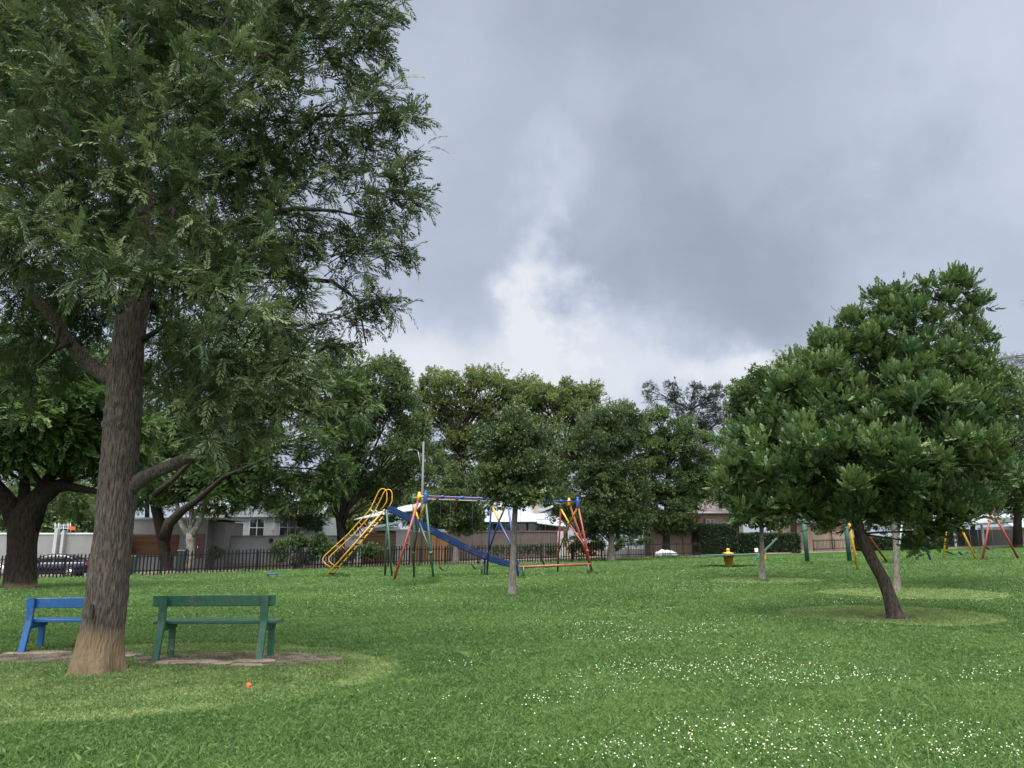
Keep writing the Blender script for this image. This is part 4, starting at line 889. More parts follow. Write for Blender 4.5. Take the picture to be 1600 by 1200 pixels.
stree('round_tree', 'broad rounded olive green tree rising behind the swing beam', (880, 868), [(880, 866, .7), (880, 800, .5), (880, 720, .3)],
      [(850, 640, 0, 55, 46), (905, 640, 0, 46, 46), (930, 690, 0, 40, 56), (860, 700, 0, 60, 50), (875, 615, 0, 46, 24), (850, 760, 0, 56, 34), (920, 610, 1, 24, 16), (945, 740, 0, 30, 50), (815, 640, 1, 32, 44), (830, 605, 1, 22, 14), (960, 690, 1, 30, 40), (915, 640, 1, 50, 40), (975, 650, 1, 24, 24)], 'broad', 'leaf_olive', 'bark_dark', 18000, .46, 1.05, 34, Y=98, group=SG, limb_r=.18)
stree('round_tree', 'rounded mid green tree in front of the pink house, left of the sparse gum', (1041, 868), [(1041, 864, .45), (1041, 840, .36), (1042, 790, .28), (1044, 720, .15)],
      [(1045, 740, 0, 56, 60), (1015, 700, 0, 36, 46), (1050, 680, 0, 44, 44), (1085, 740, 0, 28, 44), (1010, 770, 0, 30, 40), (1045, 800, 0, 50, 28), (1030, 652, 0, 24, 16), (1075, 695, 0, 26, 30), (995, 670, .5, 30, 36), (1005, 735, .5, 30, 40), (1010, 812, .4, 34, 18), (1105, 765, .3, 24, 34), (1060, 822, .2, 34, 12), (1100, 700, .6, 22, 30)], 'broad', 'leaf_mid', 'bark_dark', 19000, .38, .85, 35, Y=80, group=SG, limb_r=.1, fork=2)
stree('gum_tree', 'sparse dark blue green gum tree with separate plumes against the bright cloud', (1075, 866), [(1075, 862, .7), (1076, 760, .5), (1078, 690, .35), (1080, 640, .2)],
      [(1017, 612, 0, 14, 22), (1022, 640, 0, 12, 14), (1048, 606, 0, 12, 18), (1056, 630, 0, 18, 22), (1084, 610, 0, 18, 16), (1080, 640, 0, 22, 22), (1110, 625, 0, 22, 22), (1125, 610, 0, 18, 14), (1105, 660, 0, 26, 26), (1088, 680, 0, 22, 24), (1110, 695, 0, 16, 18), (1060, 660, 0, 16, 18), (1130, 650, 0, 14, 20), (1100, 720, 0, 24, 20)], 'gum', 'leaf_gum', 'bark_dark', 4200, .62, .62, 36, Y=135, group=SG, limb_r=.12, tight=.5, fork=1)
stree('garden_tree', 'rounded tree half hidden behind the left side of the leaning tree', (1150, 866), [(1150, 862, .4), (1150, 800, .3), (1152, 720, .2)],
      [(1165, 640, 0, 40, 46), (1150, 700, 0, 34, 50), (1185, 610, 0, 34, 26), (1150, 765, 0, 30, 30), (1130, 730, 0, 22, 36), (1200, 660, 0, 50, 70)], 'broad', 'leaf_mid', 'bark_dark', 10000, .42, .9, 37, Y=88, group=SG, limb_r=.12)
stree('garden_tree', 'pale topped tree peeping over the left shoulder of the leaning tree', (1240, 866), [(1240, 862, .4), (1240, 760, .3), (1240, 640, .15)],
      [(1240, 560, 0, 34, 20), (1225, 590, 0, 30, 30), (1265, 575, 0, 36, 30), (1240, 640, 0, 50, 60), (1250, 740, 0, 60, 60)], 'broad', 'leaf_olive', 'bark_dark', 2800, .6, 1.1, 38, Y=95, group=SG, limb_r=.12)
stree('garden_tree', 'wide grey green tree at the right edge behind the leaning tree', (1590, 868), [(1590, 864, .5), (1590, 780, .35), (1588, 680, .2)],
      [(1570, 610, 0, 40, 34), (1610, 620, 0, 50, 40), (1580, 680, 0, 50, 60), (1630, 700, 0, 50, 80), (1560, 750, 0, 50, 44), (1620, 780, 0, 60, 36), (1540, 640, .5, 30, 40), (1665, 650, 0, 50, 80)], 'broad', 'leaf_mid', 'bark_dark', 4800, .58, 1.05, 39, Y=84, group=SG, limb_r=.13)
stree('cedar_tree', 'dark flat branched cedar reaching in from the right edge', (1660, 866), [(1660, 862, .5), (1660, 700, .4), (1660, 560, .25), (1660, 480, .1)],
      [(1600, 558, 0, 34, 5, 2.0), (1580, 566, 0, 22, 5, 1.2), (1610, 590, 0, 30, 8, 1.5), (1660, 520, 0, 40, 10, 2), (1660, 600, 0, 60, 12, 3), (1640, 470, 0, 30, 8, 2), (1700, 560, 0, 50, 10, 2)], 'cedar', 'leaf_cedar', 'bark_dark', 2600, .75, .6, 40, Y=100, group=SG, limb_r=.1, hang=.5, fork=1)
# trees farther back that close the view between the houses
FGp = 'far garden trees behind the houses'
far = [(-330, 660, 96, 130, 110, 'leaf_mid', 'big leafy tree beyond the grey wall, left of the picture'), (-180, 700, 104, 110, 90, 'leaf_dark', 'dark tree over the grey wall, left of the thick forked tree'), (-520, 680, 110, 140, 110, 'leaf_dark', 'dark tree far left along the street'), (1760, 700, 110, 120, 100, 'leaf_mid', 'leafy tree far right behind the pale house'), (1900, 720, 100, 120, 90, 'leaf_dark', 'dark tree far right along the street'), (675, 800, 112, 44, 40, 'leaf_dark', 'dark low tree right of the lamp post above the timber gate'), (845, 770, 108, 60, 40, 'leaf_mid', 'leafy tree filling behind the right end of the swing beam'), (20, 800, 105, 70, 40, 'leaf_mid', 'low leafy tree showing over the grey wall behind the dark car'), (140, 800, 108, 60, 40, 'leaf_dark', 'low dark tree over the grey wall beside the orange sign'), (-60, 640, 118, 90, 100, 'leaf_mid', 'dark green tree crown behind the grey wall at the left edge'), (90, 700, 112, 80, 90, 'leaf_mid', 'leafy garden tree behind the grey wall, left of the big trunk'), (230, 720, 120, 80, 80, 'leaf_dark', 'dark garden tree above the garage roof'),
       (360, 700, 125, 70, 70, 'leaf_mid', 'garden tree behind the roof of the white house'), (540, 790, 104, 40, 40, 'leaf_olive', 'light green garden tree right of the white house'), (600, 760, 128, 60, 60, 'leaf_dark', 'dark tree filling the gap behind the slide'),
       (700, 790, 122, 50, 40, 'leaf_dark', 'dark low tree behind the lamp post'), (770, 780, 130, 60, 50, 'leaf_mid', 'tree behind the white tin roof of the bungalow'), (965, 780, 118, 60, 60, 'leaf_dark', 'dark tree behind the picket rail'),
       (1085, 770, 126, 50, 40, 'leaf_mid', 'garden tree behind the brown tiled roof'), (1300, 760, 122, 80, 70, 'leaf_dark', 'dark tree behind the double garage'), (1440, 770, 126, 80, 70, 'leaf_dark', 'dark tree between the double garage and the white carport'), (1520, 740, 122, 60, 60, 'leaf_mid', 'tree rising behind the white carport roof')]
for k, (px, py, Y, rx, ry, lm_, lab) in enumerate(far):
    stree('far_tree', lab, (px, 866), [(px, 862, .4), (px, py + ry * .6, .3), (px, py, .2)],
          [(px, py, 0, rx * .7, ry * .6), (px - rx * .5, py + ry * .3, 0, rx * .5, ry * .5), (px + rx * .5, py + ry * .25, 0, rx * .5, ry * .5), (px + rx * .1, py - ry * .45, 0, rx * .45, ry * .45), (px, py + ry * .7, -1, rx * .8, ry * .4)],
          'broad', lm_, 'bark_dark', 2000, .95, 1.6, 60 + k, Y=Y, group=FGp, limb_r=.1)
# shrubs and hedges
def shrub(name, label, basepx, Y, blobs, n, size, clump, seed, leafm='leaf_dark', kind='broad', cat='shrub', group=None):
    q = W(*basepx, Y); b = Vector((q.x, Y, gzf(q.x, Y)))
    r = tree(name, label, b, [(b.x, b.y, b.z - .05, .07), (b.x, b.y, b.z + .5, .05), (b.x, b.y, b.z + .9, .03)], [pb(px, py, Y + dy, rx, ry, .6) for px, py, dy, rx, ry in blobs], kind, leafm, 'twig', n, size, clump, seed, limb_r=.025, fork=0, trunk_n=6)
    r['category'] = cat
    if group: r['group'] = group
    return r
shrub('shrub', 'leafy green shrub bulging over the palisade fence, left of the slide ladder', (470, 882), 63.5, [(460, 850, 0, 24, 15), (490, 855, 0, 30, 13), (440, 858, 0, 16, 14), (515, 862, .3, 22, 10), (470, 872, 0, 24, 14), (430, 868, 0, 18, 10), (500, 846, 0, 20, 10)], 2600, .30, .42, 71, 'leaf_dark')
shrub('shrub', 'low creeper draped along the palisade fence behind the slide ladder', (550, 880), 66.5, [(535, 864, 0, 22, 8), (560, 860, 0, 26, 8), (585, 858, 0, 22, 8), (545, 870, 0, 12, 8), (575, 866, 0, 14, 8)], 1100, .26, .36, 72)
shrub('shrub', 'small dark shrub beside the garage side wall', (333, 872), 70, [(336, 862, 0, 9, 9), (330, 868, 0, 8, 7), (342, 868, 0, 7, 7)], 350, .3, .4, 73)
shrub('shrub', 'dark creeper hedge at the foot of the brown wall behind the young tree', (800, 868), 79, [(775, 860, 0, 18, 6), (800, 860, 0, 22, 7), (830, 860, 0, 22, 7), (855, 860, 0, 18, 7)], 900, .3, .45, 74)
shrub('shrub', 'dark shrub on the fence between the red swing legs and the pale trunk', (895, 866), 76, [(895, 850, 0, 15, 12), (915, 846, 0, 14, 12), (935, 850, 0, 14, 12), (905, 858, 0, 16, 10), (925, 860, 0, 12, 8)], 1100, .32, .5, 75)
shrub('shrub', 'green shrub in front of the white picket rail', (980, 866), 78, [(970, 850, 0, 12, 10), (990, 846, 0, 16, 7), (962, 856, 0, 8, 9), (1010, 846, 0, 10, 8)], 600, .3, .45, 76, 'leaf_mid')
def hedge(label, px0, px1, py0, Y, depth, n, seed):
    a = W(px0, 860, Y); b = W(px1, 860, Y); top = W(px0, py0, Y).z; z0 = gzf((a.x + b.x) / 2, Y); rg = np.random.default_rng(seed)
    r = empty('hedge', ((a.x + b.x) / 2, Y + depth / 2, z0), 0, label, 'hedge'); o = np.array(r.location)
    L = b.x - a.x; H = top - z0
    MB().box((-L / 2 + .2, -depth / 2 + .2, 0), (L / 2 - .2, depth / 2 - .2, H - .2)).build('branches', M['twig'], r)
    f = rg.random(n); pos = np.empty((n, 3)); nr = np.empty((n, 3))
    pos[:, 0] = rg.uniform(-L / 2, L / 2, n); pos[:, 1] = rg.uniform(-depth / 2, depth / 2, n); pos[:, 2] = rg.uniform(0, H, n); nr[:] = (0, 0, 1)
    m = f < .6; pos[m, 1] = -depth / 2 + rg.uniform(0, .15, m.sum()); nr[m] = (0, -1, .35)
    m = (f >= .6) & (f < .85); pos[m, 2] = H - rg.uniform(0, .15, m.sum())
    m = f >= .85; s = np.sign(rg.uniform(-1, 1, m.sum())); pos[m, 0] = s * (L / 2 - rg.uniform(0, .12, m.sum())); nr[m, 0] = s
    pos += rg.normal(size=(n, 3)) * .05
    v, own = scatter(TEMPS['broad'], pos, nr + rg.normal(size=(n, 3)) * .5, np.array([0, 0, 1.]) + rg.normal(size=(n, 3)) * .4, rg.uniform(.2, .36, n), rg)
    np_mesh('foliage', v, np.arange(len(v)).reshape(-1, 4), 4, M['leaf_hedge'], np.clip(.4 + rg.normal(size=n) * .18, 0, 1)[own], r)
hedge('tall clipped dark hedge right of the brown gate, behind the yellow roundabout', 1094, 1152, 822, 80, 1.6, 5200, 81)
hedge('rough dark hedge between the seesaw and the pink garages', 1152, 1250, 836, 83, 1.6, 6000, 82)
hedge('low dark hedge in front of the white carport at the right', 1345, 1480, 842, 84, 1.6, 6000, 83)
# ------------------------------------------------------------------ benches
def bench(label, pos, length, paintm, rz=0.0, zs=1.0, overL=.17, overR=.13):
    "seen from behind: rear posts lean back below the seat, one thick back board, two seat planks. local +y is the sitter's side"
    r = empty('park_bench', pos, rz, label, 'bench', 'painted park benches beside the big tree'); rr_ = random.Random(int(length * 100))
    h = .84 * zs; sh = .47 * zs; x0, x1 = -length / 2, length / 2; m = M[paintm]
    MB().bar((x0, .03, h - .075), (x1, .03, h - .066), .058, .155, bev=.008).build('backrest', m, r)
    for i, x_ in enumerate((x0 + overL, x1 - overR)):
        lg = MB(); lg.bar((x_, -.032, sh - .06), (x_, -.032, h + .005), .105, .055, (0, 1, 0), .006)
        lg.bar((x_, -.032, sh + .02), (x_ - .002, -.15, -.05), .098, .055, (0, 1, 0), .006); lg.build('leg', m, r)
        fx = x_ + .03; f_ = MB(); f_.bar((fx, .30, sh - .035), (fx, .315, -.05), .09, .055, (0, 1, 0), .006); f_.build('leg', m, r)
        s_ = MB(); s_.bar((x_ + .012, -.06, sh - .075), (x_ + .03, .40, sh - .055), .07, .085, bev=.005); s_.build('seat_support', m, r)
    for y_ in (.10, .31):
        MB().bar((x0 + .03, y_, sh), (x1 + .04, y_, sh + .004), .19, .045, bev=.008).build('seat_plank', m, r)
    return r
gb = G(327, 1030); gb.z = gzf(gb.x, gb.y) + .03
bench('dark green wooden bench seen from behind, standing on worn bare soil', gb, 1.78, 'green_paint', R(1.0), 1.02)
bb = G(94, 1019); bb.z += .03
bench('bright blue wooden bench half hidden behind the big grey trunk', bb, 1.22, 'blue_paint', R(3), .93, .10, .1)
# paving slabs under the bench legs
def slab(c, w, d, rot, seed, label):
    rg = random.Random(seed); n = 11; q = []
    for k in range(n):
        a = 2 * math.pi * k / n; e = 1 / max(abs(math.cos(a)) / (w / 2), abs(math.sin(a)) / (d / 2)); e *= rg.uniform(.86, 1.06)
        x_, y_ = e * math.cos(a), e * math.sin(a); q.append((x_ * math.cos(rot) - y_ * math.sin(rot), x_ * math.sin(rot) + y_ * math.cos(rot)))
    vs = [(x_, y_, -.03) for x_, y_ in q] + [(x_, y_, .028) for x_, y_ in q] + [(x_ * .93, y_ * .93, .036) for x_, y_ in q]
    fs = [tuple(2 * n + k for k in range(n))] + [(k, (k + 1) % n, n + (k + 1) % n, n + k) for k in range(n)] + [(n + k, n + (k + 1) % n, 2 * n + (k + 1) % n, 2 * n + k) for k in range(n)]
    o = MB().add(vs, fs).build('paving_slab', M['slab']); o.location = c
    tag(o, label, 'paving slab', 'broken paving slabs under the benches')
for px, py, w, d, ro, sd, lb_ in ((302, 1036, .95, .30, .05, 1, 'largest flat stone slab, under the left half of the green bench'), (263, 1037, .34, .34, .3, 2, 'small slab at the left legs of the green bench'), (386, 1041, .52, .22, -.1, 3, 'thin pale slab at the right legs of the green bench, nearest the camera'),
                          (400, 1034, .62, .26, .1, 4, 'slab behind the right legs of the green bench'), (345, 1038, .30, .2, .4, 5, 'small broken slab in the middle below the green bench'), (60, 1021, 1.0, .34, .03, 6, 'pale slab under the left legs of the blue bench'), (196, 1026, .3, .22, .2, 7, 'pale slab just right of the big trunk')):
    p = G(px, py); p.z -= .010; slab(p, w, d, ro, sd, lb_)
# small orange thing on the mown grass: half of a thin plastic ball, crumpled on one side
p = G(388, 1075); rg = np.random.default_rng(2); m = MB(); vs = []; fs = []
for i in range(7):
    for k in range(16):
        a = 2 * math.pi * k / 16; t = i / 6 * math.pi / 2; r_ = .046 * (1 + .12 * math.sin(3 * a + 1) * math.cos(t)); vs.append((r_ * math.cos(a) * math.cos(t), r_ * math.sin(a) * math.cos(t), .058 * math.sin(t) + .012 * math.cos(2 * a) * math.cos(t)))
for i in range(6):
    for k in range(16): fs.append((i * 16 + k, i * 16 + (k + 1) % 16, (i + 1) * 16 + (k + 1) % 16, (i + 1) * 16 + k))
o = m.add(vs, fs, True).build('orange_half_ball', M['orange']); o.location = p + Vector((0, 0, .018)); o.rotation_euler = (.25, .2, 0); o.scale = (.75, .75, .72)
sm = o.modifiers.new('thick', 'SOLIDIFY'); sm.thickness = .003
tag(o, 'small bright orange half ball lying on the mown grass in front of the green bench', 'ball')

# ------------------------------------------------------------------ swing sets
class Kit:
    def __init__(s, name, loc, label, cat, group=None): s.o = Vector(loc); s.root = empty(name, s.o, 0, label, cat, group)
    def t(s, name, mat, pts, r, n=8, parent=None): return MB().tube([Vector(p) - s.o for p in pts], r, n).build(name, M[mat], parent or s.root)
def swing_set(label, near_feet, far_dir, depth_foot, depth_top, H, cols, seats, strut=(1, 1), group=None, strutlen=1.25):
    """three parallel beams on deep frames. near_feet: ground points of the near legs of each frame."""
    A, Z = near_feet[0], near_feet[-1]; ax = Vector((Z.x - A.x, Z.y - A.y, 0)); L = ax.length; ax.normalize(); fd = Vector((*far_dir, 0)).normalized()
    k = Kit('swing_set', (A + Z) / 2, label, 'swing set', group)
    inset = (depth_foot - depth_top) / 2; z0 = [p.z for p in near_feet]; zt = sum(z0) / len(z0) + H
    tops = []
    for i, F in enumerate(near_feet):
        c = cols[i]; F = F.copy(); B = F + fd * (depth_foot if i == 0 else depth_foot * 1.3); B.z = gzf(B.x, B.y)
        off = Vector((0, 0, 0)) if 0 < i < len(near_feet) - 1 else (ax * .34 if i == 0 else ax * -.62)
        off = ax * (-.33) if i == 0 else (ax * (-.55) if i == len(near_feet) - 1 else ax * (-.4))
        T = F + fd * inset + off; T.z = zt; U = F + fd * (inset + depth_top) + off; U.z = zt; F.z -= .1; B.z -= .1
        tops.append((T, U))
        nl = k.t('leg', c, [F, T - Vector((0, 0, .1))], .05); k.t('leg', c if c != 'p_green' else 'p_dkgreen_shade', [B, U - Vector((0, 0, .1))], .05)  # far leg of the green frame gets darker green for its shade
        for P0, P1 in ((F, T), (B, U)):
            q = P0.lerp(P1, .34); k.t('collar', c, [q - Vector((0, 0, .07)), q + Vector((0, 0, .07))], .08)
        # crossed braces: yellow above the crossing, leg colour below
        b1 = F.lerp(T, .34); b2 = B.lerp(U, .34); tA = T - Vector((0, 0, .28)); tB = U - Vector((0, 0, .28)); x_ = (tA + tB) / 2 - Vector((0, 0, .85))
        for s_, e_ in ((tB, b1), (tA, b2)):
            k.t('cross_brace', 'p_yellow', [s_, x_], .05); k.t('cross_brace', c if c != 'p_green' else 'p_dkgreen_shade', [x_, e_], .045)
        k.t('crossbar', 'p_yellow', [T, U], .055)
        k.t('cap', 'p_blue', [T + Vector((0, 0, d)) for d in (-.34, -.30, .10, .14, .16, .24, .27)], [.08, .10, .10, .08, .05, .085, .03], 10)
        k.t('cap', 'p_green', [U + Vector((0, 0, d)) for d in (-.3, -.26, .08, .12, .2, .23)], [.07, .09, .09, .06, .07, .03], 10)
        mid = (T + U) / 2; k.t('hub', 'p_yellow', [mid + Vector((0, 0, d)) for d in (-.16, -.12, .12, .16, .24, .27)], [.09, .12, .12, .07, .08, .02], 10)
        if i == 0 and strut[0]: s_ = mid - ax * strutlen; s_.z = gzf(s_.x, s_.y) - .1; k.t('strut', 'p_red', [s_, mid], .06)
        if i == len(near_feet) - 1 and strut[1]: s_ = mid + ax * strutlen * 1.25; s_.z = gzf(s_.x, s_.y) - .1; k.t('strut', 'p_red', [s_, mid], .06)
    for nm, mt, fr, r in (('beam', 'p_blue', 0.0, .048), ('beam', 'p_red', .5, .045), ('beam', 'p_greygreen', 1.0, .04)):
        a = tops[0][0].lerp(tops[0][1], fr); b = tops[-1][0].lerp(tops[-1][1], fr); k.t(nm, mt, [a, b], r, 10)
        if fr < 1:
            for s_ in (.10, .22, .36, .62, .76, .88):
                q = a.lerp(b, s_ + fr * .02); k.t('hanger', mt, [q - ax * .06, q + ax * .06], .085, 10)
    a = tops[0][0].lerp(tops[0][1], .5); b = tops[-1][0].lerp(tops[-1][1], .5)
    for s_, hh, tw in seats:
        q = a.lerp(b, s_); zb = gzf(q.x, q.y) + hh; e0 = q - ax * .27; e1 = q + ax * .27; n = 9; vs = []; fs = []
        bx = MB()
        for j in range(n + 1):
            t = j / n; c = e0.lerp(e1, t); c.z = zb + .26 * (abs(2 * t - 1) ** 2) + tw * (t - .5); w = .12 - .03 * abs(2 * t - 1)
            for sy in (-1, 1): vs += [c + fd * sy * w - k.o + Vector((0, 0, .012)), c + fd * sy * w - k.o - Vector((0, 0, .012))]
        for j in range(n):
            i0 = j * 4; fs += [(i0, i0 + 4, i0 + 6, i0 + 2), (i0 + 1, i0 + 3, i0 + 7, i0 + 5), (i0, i0 + 1, i0 + 5, i0 + 4), (i0 + 2, i0 + 6, i0 + 7, i0 + 3)]
        fs += [(0, 2, 3, 1), (n * 4, n * 4 + 1, n * 4 + 3, n * 4 + 2)]
        st = bx.add(vs, fs, True).build('swing_seat', M['rubber'], k.root)
        for e_, z_ in ((e0, zb + .26 - tw / 2), (e1, zb + .26 + tw / 2)):
            k.t('chain', 'rubber', [Vector((e_.x, e_.y, z_)), Vector((e_.x, e_.y, zt))], .007, 4)
    return k
f0, f1, f2 = G(678, 908), G(811, 905), G(926, 898)
ax = (f2 - f0); ax.z = 0; ax.normalize(); fd = (-ax.y * 1.0 - .10, ax.x)
print('swing', f0, f1, f2)
swing_set('large multicoloured swing set with three beams and black sling seats behind the young tree', [f0, f1, f2], (-.42, .91), 3.0, 1.9, 3.85, ['p_green', 'p_blue', 'p_red'],
          [(.16, .42, .10), (.36, .45, .06), (.62, .5, -.05), (.83, .42, -.22)], group='swing sets on the lawn')
# red balance beam behind the swings
a, b = W(812, 886, 39.5), W(922, 881.5, 41.0); k = Kit('balance_beam', (a + b) / 2, 'long low orange red balance beam ending at the right legs of the swing set', 'beam')
k.t('beam', 'p_orange', [a, b], .06, 10)
for t in (.05, .97):
    q = a.lerp(b, t); k.t('post', 'p_dkgreen_shade', [(q.x, q.y, gzf(q.x, q.y) - .1), q], .07)
# ------------------------------------------------------------------ slide
s0 = G(503, 905); SY = s0.y + .3
k = Kit('playground_slide', s0, 'tall slide with yellow ladder and rails and long dark blue chute', 'slide')
off = Vector((.16, .52, 0))
def sl(px, py): return W(px, py, SY)
foot, top = sl(503, 903), sl(601, 796); foot.z -= .15
for d in (Vector((0, 0, 0)), off): k.t('stringer', 'p_yellow', [foot + d, top + d], .042)
for i in range(11):
    p = foot.lerp(top, (i + 1.2) / 12.2); MB().bar(p - k.o, p + off - k.o, .09, .03, (top - foot).cross(off).normalized()).build('step', M['rubber'], k.root)
rail = [(517, 886), (509, 881), (505.5, 877), (505, 873), (508, 868), (545, 834), (578, 797), (580, 794), (592, 768.5), (595, 764.5), (599, 763.5), (603, 765), (605, 770), (605.2, 781), (603.5, 786), (596, 797)]
for d in (Vector((-.02, 0, 0)), off + Vector((.02, 0, 0))): k.t('handrail', 'p_yellow', [sl(*q) + d for q in rail], .027)
for (q0, q1), c in zip((((526, 852), (533, 861)), ((545, 834), (553, 843)), ((561, 816), (569, 825)), ((579, 796), (586, 803))), ('p_red', 'p_dkgreen_shade', 'p_red', 'p_greygreen')):
    for d in (Vector((0, 0, 0)), off): k.t('rail_strut', c, [sl(*q0) + d, sl(*q1) + d], .026)
plat = sl(601, 797); MB().box(tuple(plat - k.o + Vector((-.15, -.03, -.06))), tuple(plat - k.o + Vector((.35, .60, 0)))).build('platform', M['p_blue'], k.root)
gl = sl(593, 895); gl.z = gzf(gl.x, gl.y) - .1; k.t('leg', 'p_dkgreen_shade', [gl + off * 1.2, plat + off + Vector((-.1, 0, 0))], .055)
gl = sl(613, 897); gl.z = gzf(gl.x, gl.y) - .1; k.t('leg', 'p_green', [gl, plat + Vector((.1, 0, 0))], .055)
ch = [(603, 797), (630, 810), (660, 826), (690, 842), (720, 857), (745, 868.5), (765, 876.5), (782, 882), (797, 885), (810, 886.5)]
cp = [sl(*q) + Vector((0, .04, 0)) for q in ch]; m = MB(); W2, DP = .56, .24; vs = []; fs = []
prof = [(0, DP), (0, .0), (.04, -.04), (W2 - .04, -.04), (W2, 0), (W2, DP), (W2 - .035, DP), (W2 - .035, .03), (.035, .03), (.035, DP)]
for i, c in enumerate(cp):
    d = (cp[min(i + 1, len(cp) - 1)] - cp[max(i - 1, 0)]).normalized(); wv = Vector((off.x, off.y, 0)).normalized(); wv = (wv - d * wv.dot(d)).normalized(); nv = wv.cross(d).normalized()
    if nv.z < 0: nv = -nv
    for a, b in prof: vs.append(c + wv * a + nv * b - k.o)
n = len(prof)
for i in range(len(cp) - 1):
    for j in range(n): fs.append((i * n + j, i * n + (j + 1) % n, (i + 1) * n + (j + 1) % n, (i + 1) * n + j))
fs += [tuple(range(n)), tuple(range((len(cp) - 1) * n, len(cp) * n))[::-1]]
m.add(vs, fs).build('chute', M['p_chute'], k.root)
for q in ((752, 874), (806, 889)):
    p = sl(*q); g_ = gzf(p.x, p.y) - .1
    for d in (Vector((.03, .06, 0)), off): k.t('leg', 'p_dkgreen_shade', [Vector((p.x, p.y, g_)) + d, p + d], .045)
# low blue seat in the grass
p = G(425, 905); k = Kit('low_seat', p, 'tiny low blue metal seat standing alone in the grass near the palisade', 'seat')
MB().box((-.28, -.16, .25), (.28, .16, .30)).build('seat', M['p_blue'], k.root, .01)
for x_ in (-.23, .23):
    for y_ in (-.11, .11): MB().tube([(x_, y_, -.05), (x_, y_, .25)], .025).build('leg', M['p_dkgreen_shade'], k.root)
# ------------------------------------------------------------------ roundabout
p = G(1139, 887); k = Kit('roundabout', p, 'yellow pedestal roundabout with thin flat green disc and round knob', 'roundabout')
u_ = p.y / 1200
MB().lathe([(4.5 * u_, -.05), (4.6 * u_, .02), (5 * u_, .1), (7.5 * u_, 16 * u_), (9 * u_, 18.5 * u_)], n=24).build('pedestal', M['p_yellow'], k.root)
MB().lathe([(43 * u_, 18.5 * u_), (44.5 * u_, 18.8 * u_), (44.5 * u_, 19.5 * u_), (43 * u_, 19.8 * u_), (10 * u_, 20.2 * u_)], n=40, smooth=False).build('disc', M['p_dkgreen_shade'], k.root).rotation_euler = (0, R(-1.6), 0)
MB().lathe([(9 * u_, 20.8 * u_), (8 * u_, 22 * u_), (3 * u_, 23 * u_), (2 * u_, 24.5 * u_), (2.8 * u_, 26 * u_), (2.9 * u_, 27 * u_), (2 * u_, 28.6 * u_), (.2 * u_, 29 * u_)], n=20).build('knob', M['p_yellow'], k.root)
# ------------------------------------------------------------------ seesaw plank and green posts behind the leaning tree
a, b = G(1172, 884), W(1214, 841, G(1190, 880).y); a = W(1189, 880, b.y); d = (b - a).normalized(); lo = a - d * .9; lo.z = max(lo.z, gzf(lo.x, lo.y) + .05)
k = Kit('seesaw', a, 'green seesaw plank tilted up beside the thin trunk', 'seesaw')
MB().bar(lo - k.o, b - k.o, .26, .09, bev=.01).build('plank', M['p_green'], k.root)
q = lo.lerp(b, .5); zz0 = gzf(q.x, q.y)
k.t('stand', 'p_yellow', [(q.x, q.y + .1, zz0 - .1), q + Vector((0, .1, -.02))], .07); k.t('handle', 'p_red', [b - d * .5 + Vector((0, 0, .05)), b - d * .5 + Vector((0, 0, .35))], .025)
c0, c1 = G(1262, 882), G(1328, 881); k = Kit('climbing_frame', (c0 + c1) / 2, 'two thick green posts of a climbing frame left of the leaning trunk', 'climbing frame')
for q, px, py in ((c0, 1254, 795), (c1, 1319, 795)):
    t_ = W(px, py, q.y); k.t('post', 'p_green', [q - Vector((0, 0, .1)), t_], .135, 12)
k.t('crossbar', 'p_green', [W(1254, 800, c0.y), W(1319, 800, c1.y)], .08)
# second swing set, right of and behind the leaning tree
f0, f1, f2, f3 = G(1341, 892), G(1456, 878), G(1527, 876), G(1593, 874)
print('swing2', f0, f1, f2, f3)
k = Kit('swing_set', (f0 + f3) / 2, 'second swing set half hidden by the leaning tree, with yellow, blue and red legs', 'swing set', 'swing sets on the lawn')
def leg2(foot, top, c):
    q = W(*top, foot.y); k.t('leg', c, [foot - Vector((0, 0, .1)), q], .065); return q
q0 = leg2(f0, (1322, 792), 'p_yellow'); g_ = G(1390, 881); q1 = W(1348, 818, g_.y); k.t('leg', 'p_red', [g_ - Vector((0, 0, .1)), q0 + (q1 - q0) * .3], .065)
qb = leg2(f1, (1424, 800), 'p_blue'); g2_ = G(1402, 877); k.t('leg', 'p_greygreen', [g2_ - Vector((0, 0, .1)), W(1412, 795, g2_.y)], .06)
qy = leg2(f2, (1487, 795), 'p_yellow'); k.t('leg', 'p_yellow', [W(1474, 872, f2.y), W(1482, 797, f2.y)], .05)
qr = leg2(f3, (1549, 796), 'p_red'); g3_ = G(1534, 876); k.t('leg', 'p_red', [g3_ - Vector((0, 0, .1)), W(1549, 796, g3_.y)], .065)
for nm, dz, c in (('beam', 0, 'p_blue'), ('beam', -.18, 'p_red')): k.t(nm, c, [q0 + Vector((0, 0, dz)), qb + Vector((0, 0, dz)), qr + Vector((0, 0, dz))], .065)
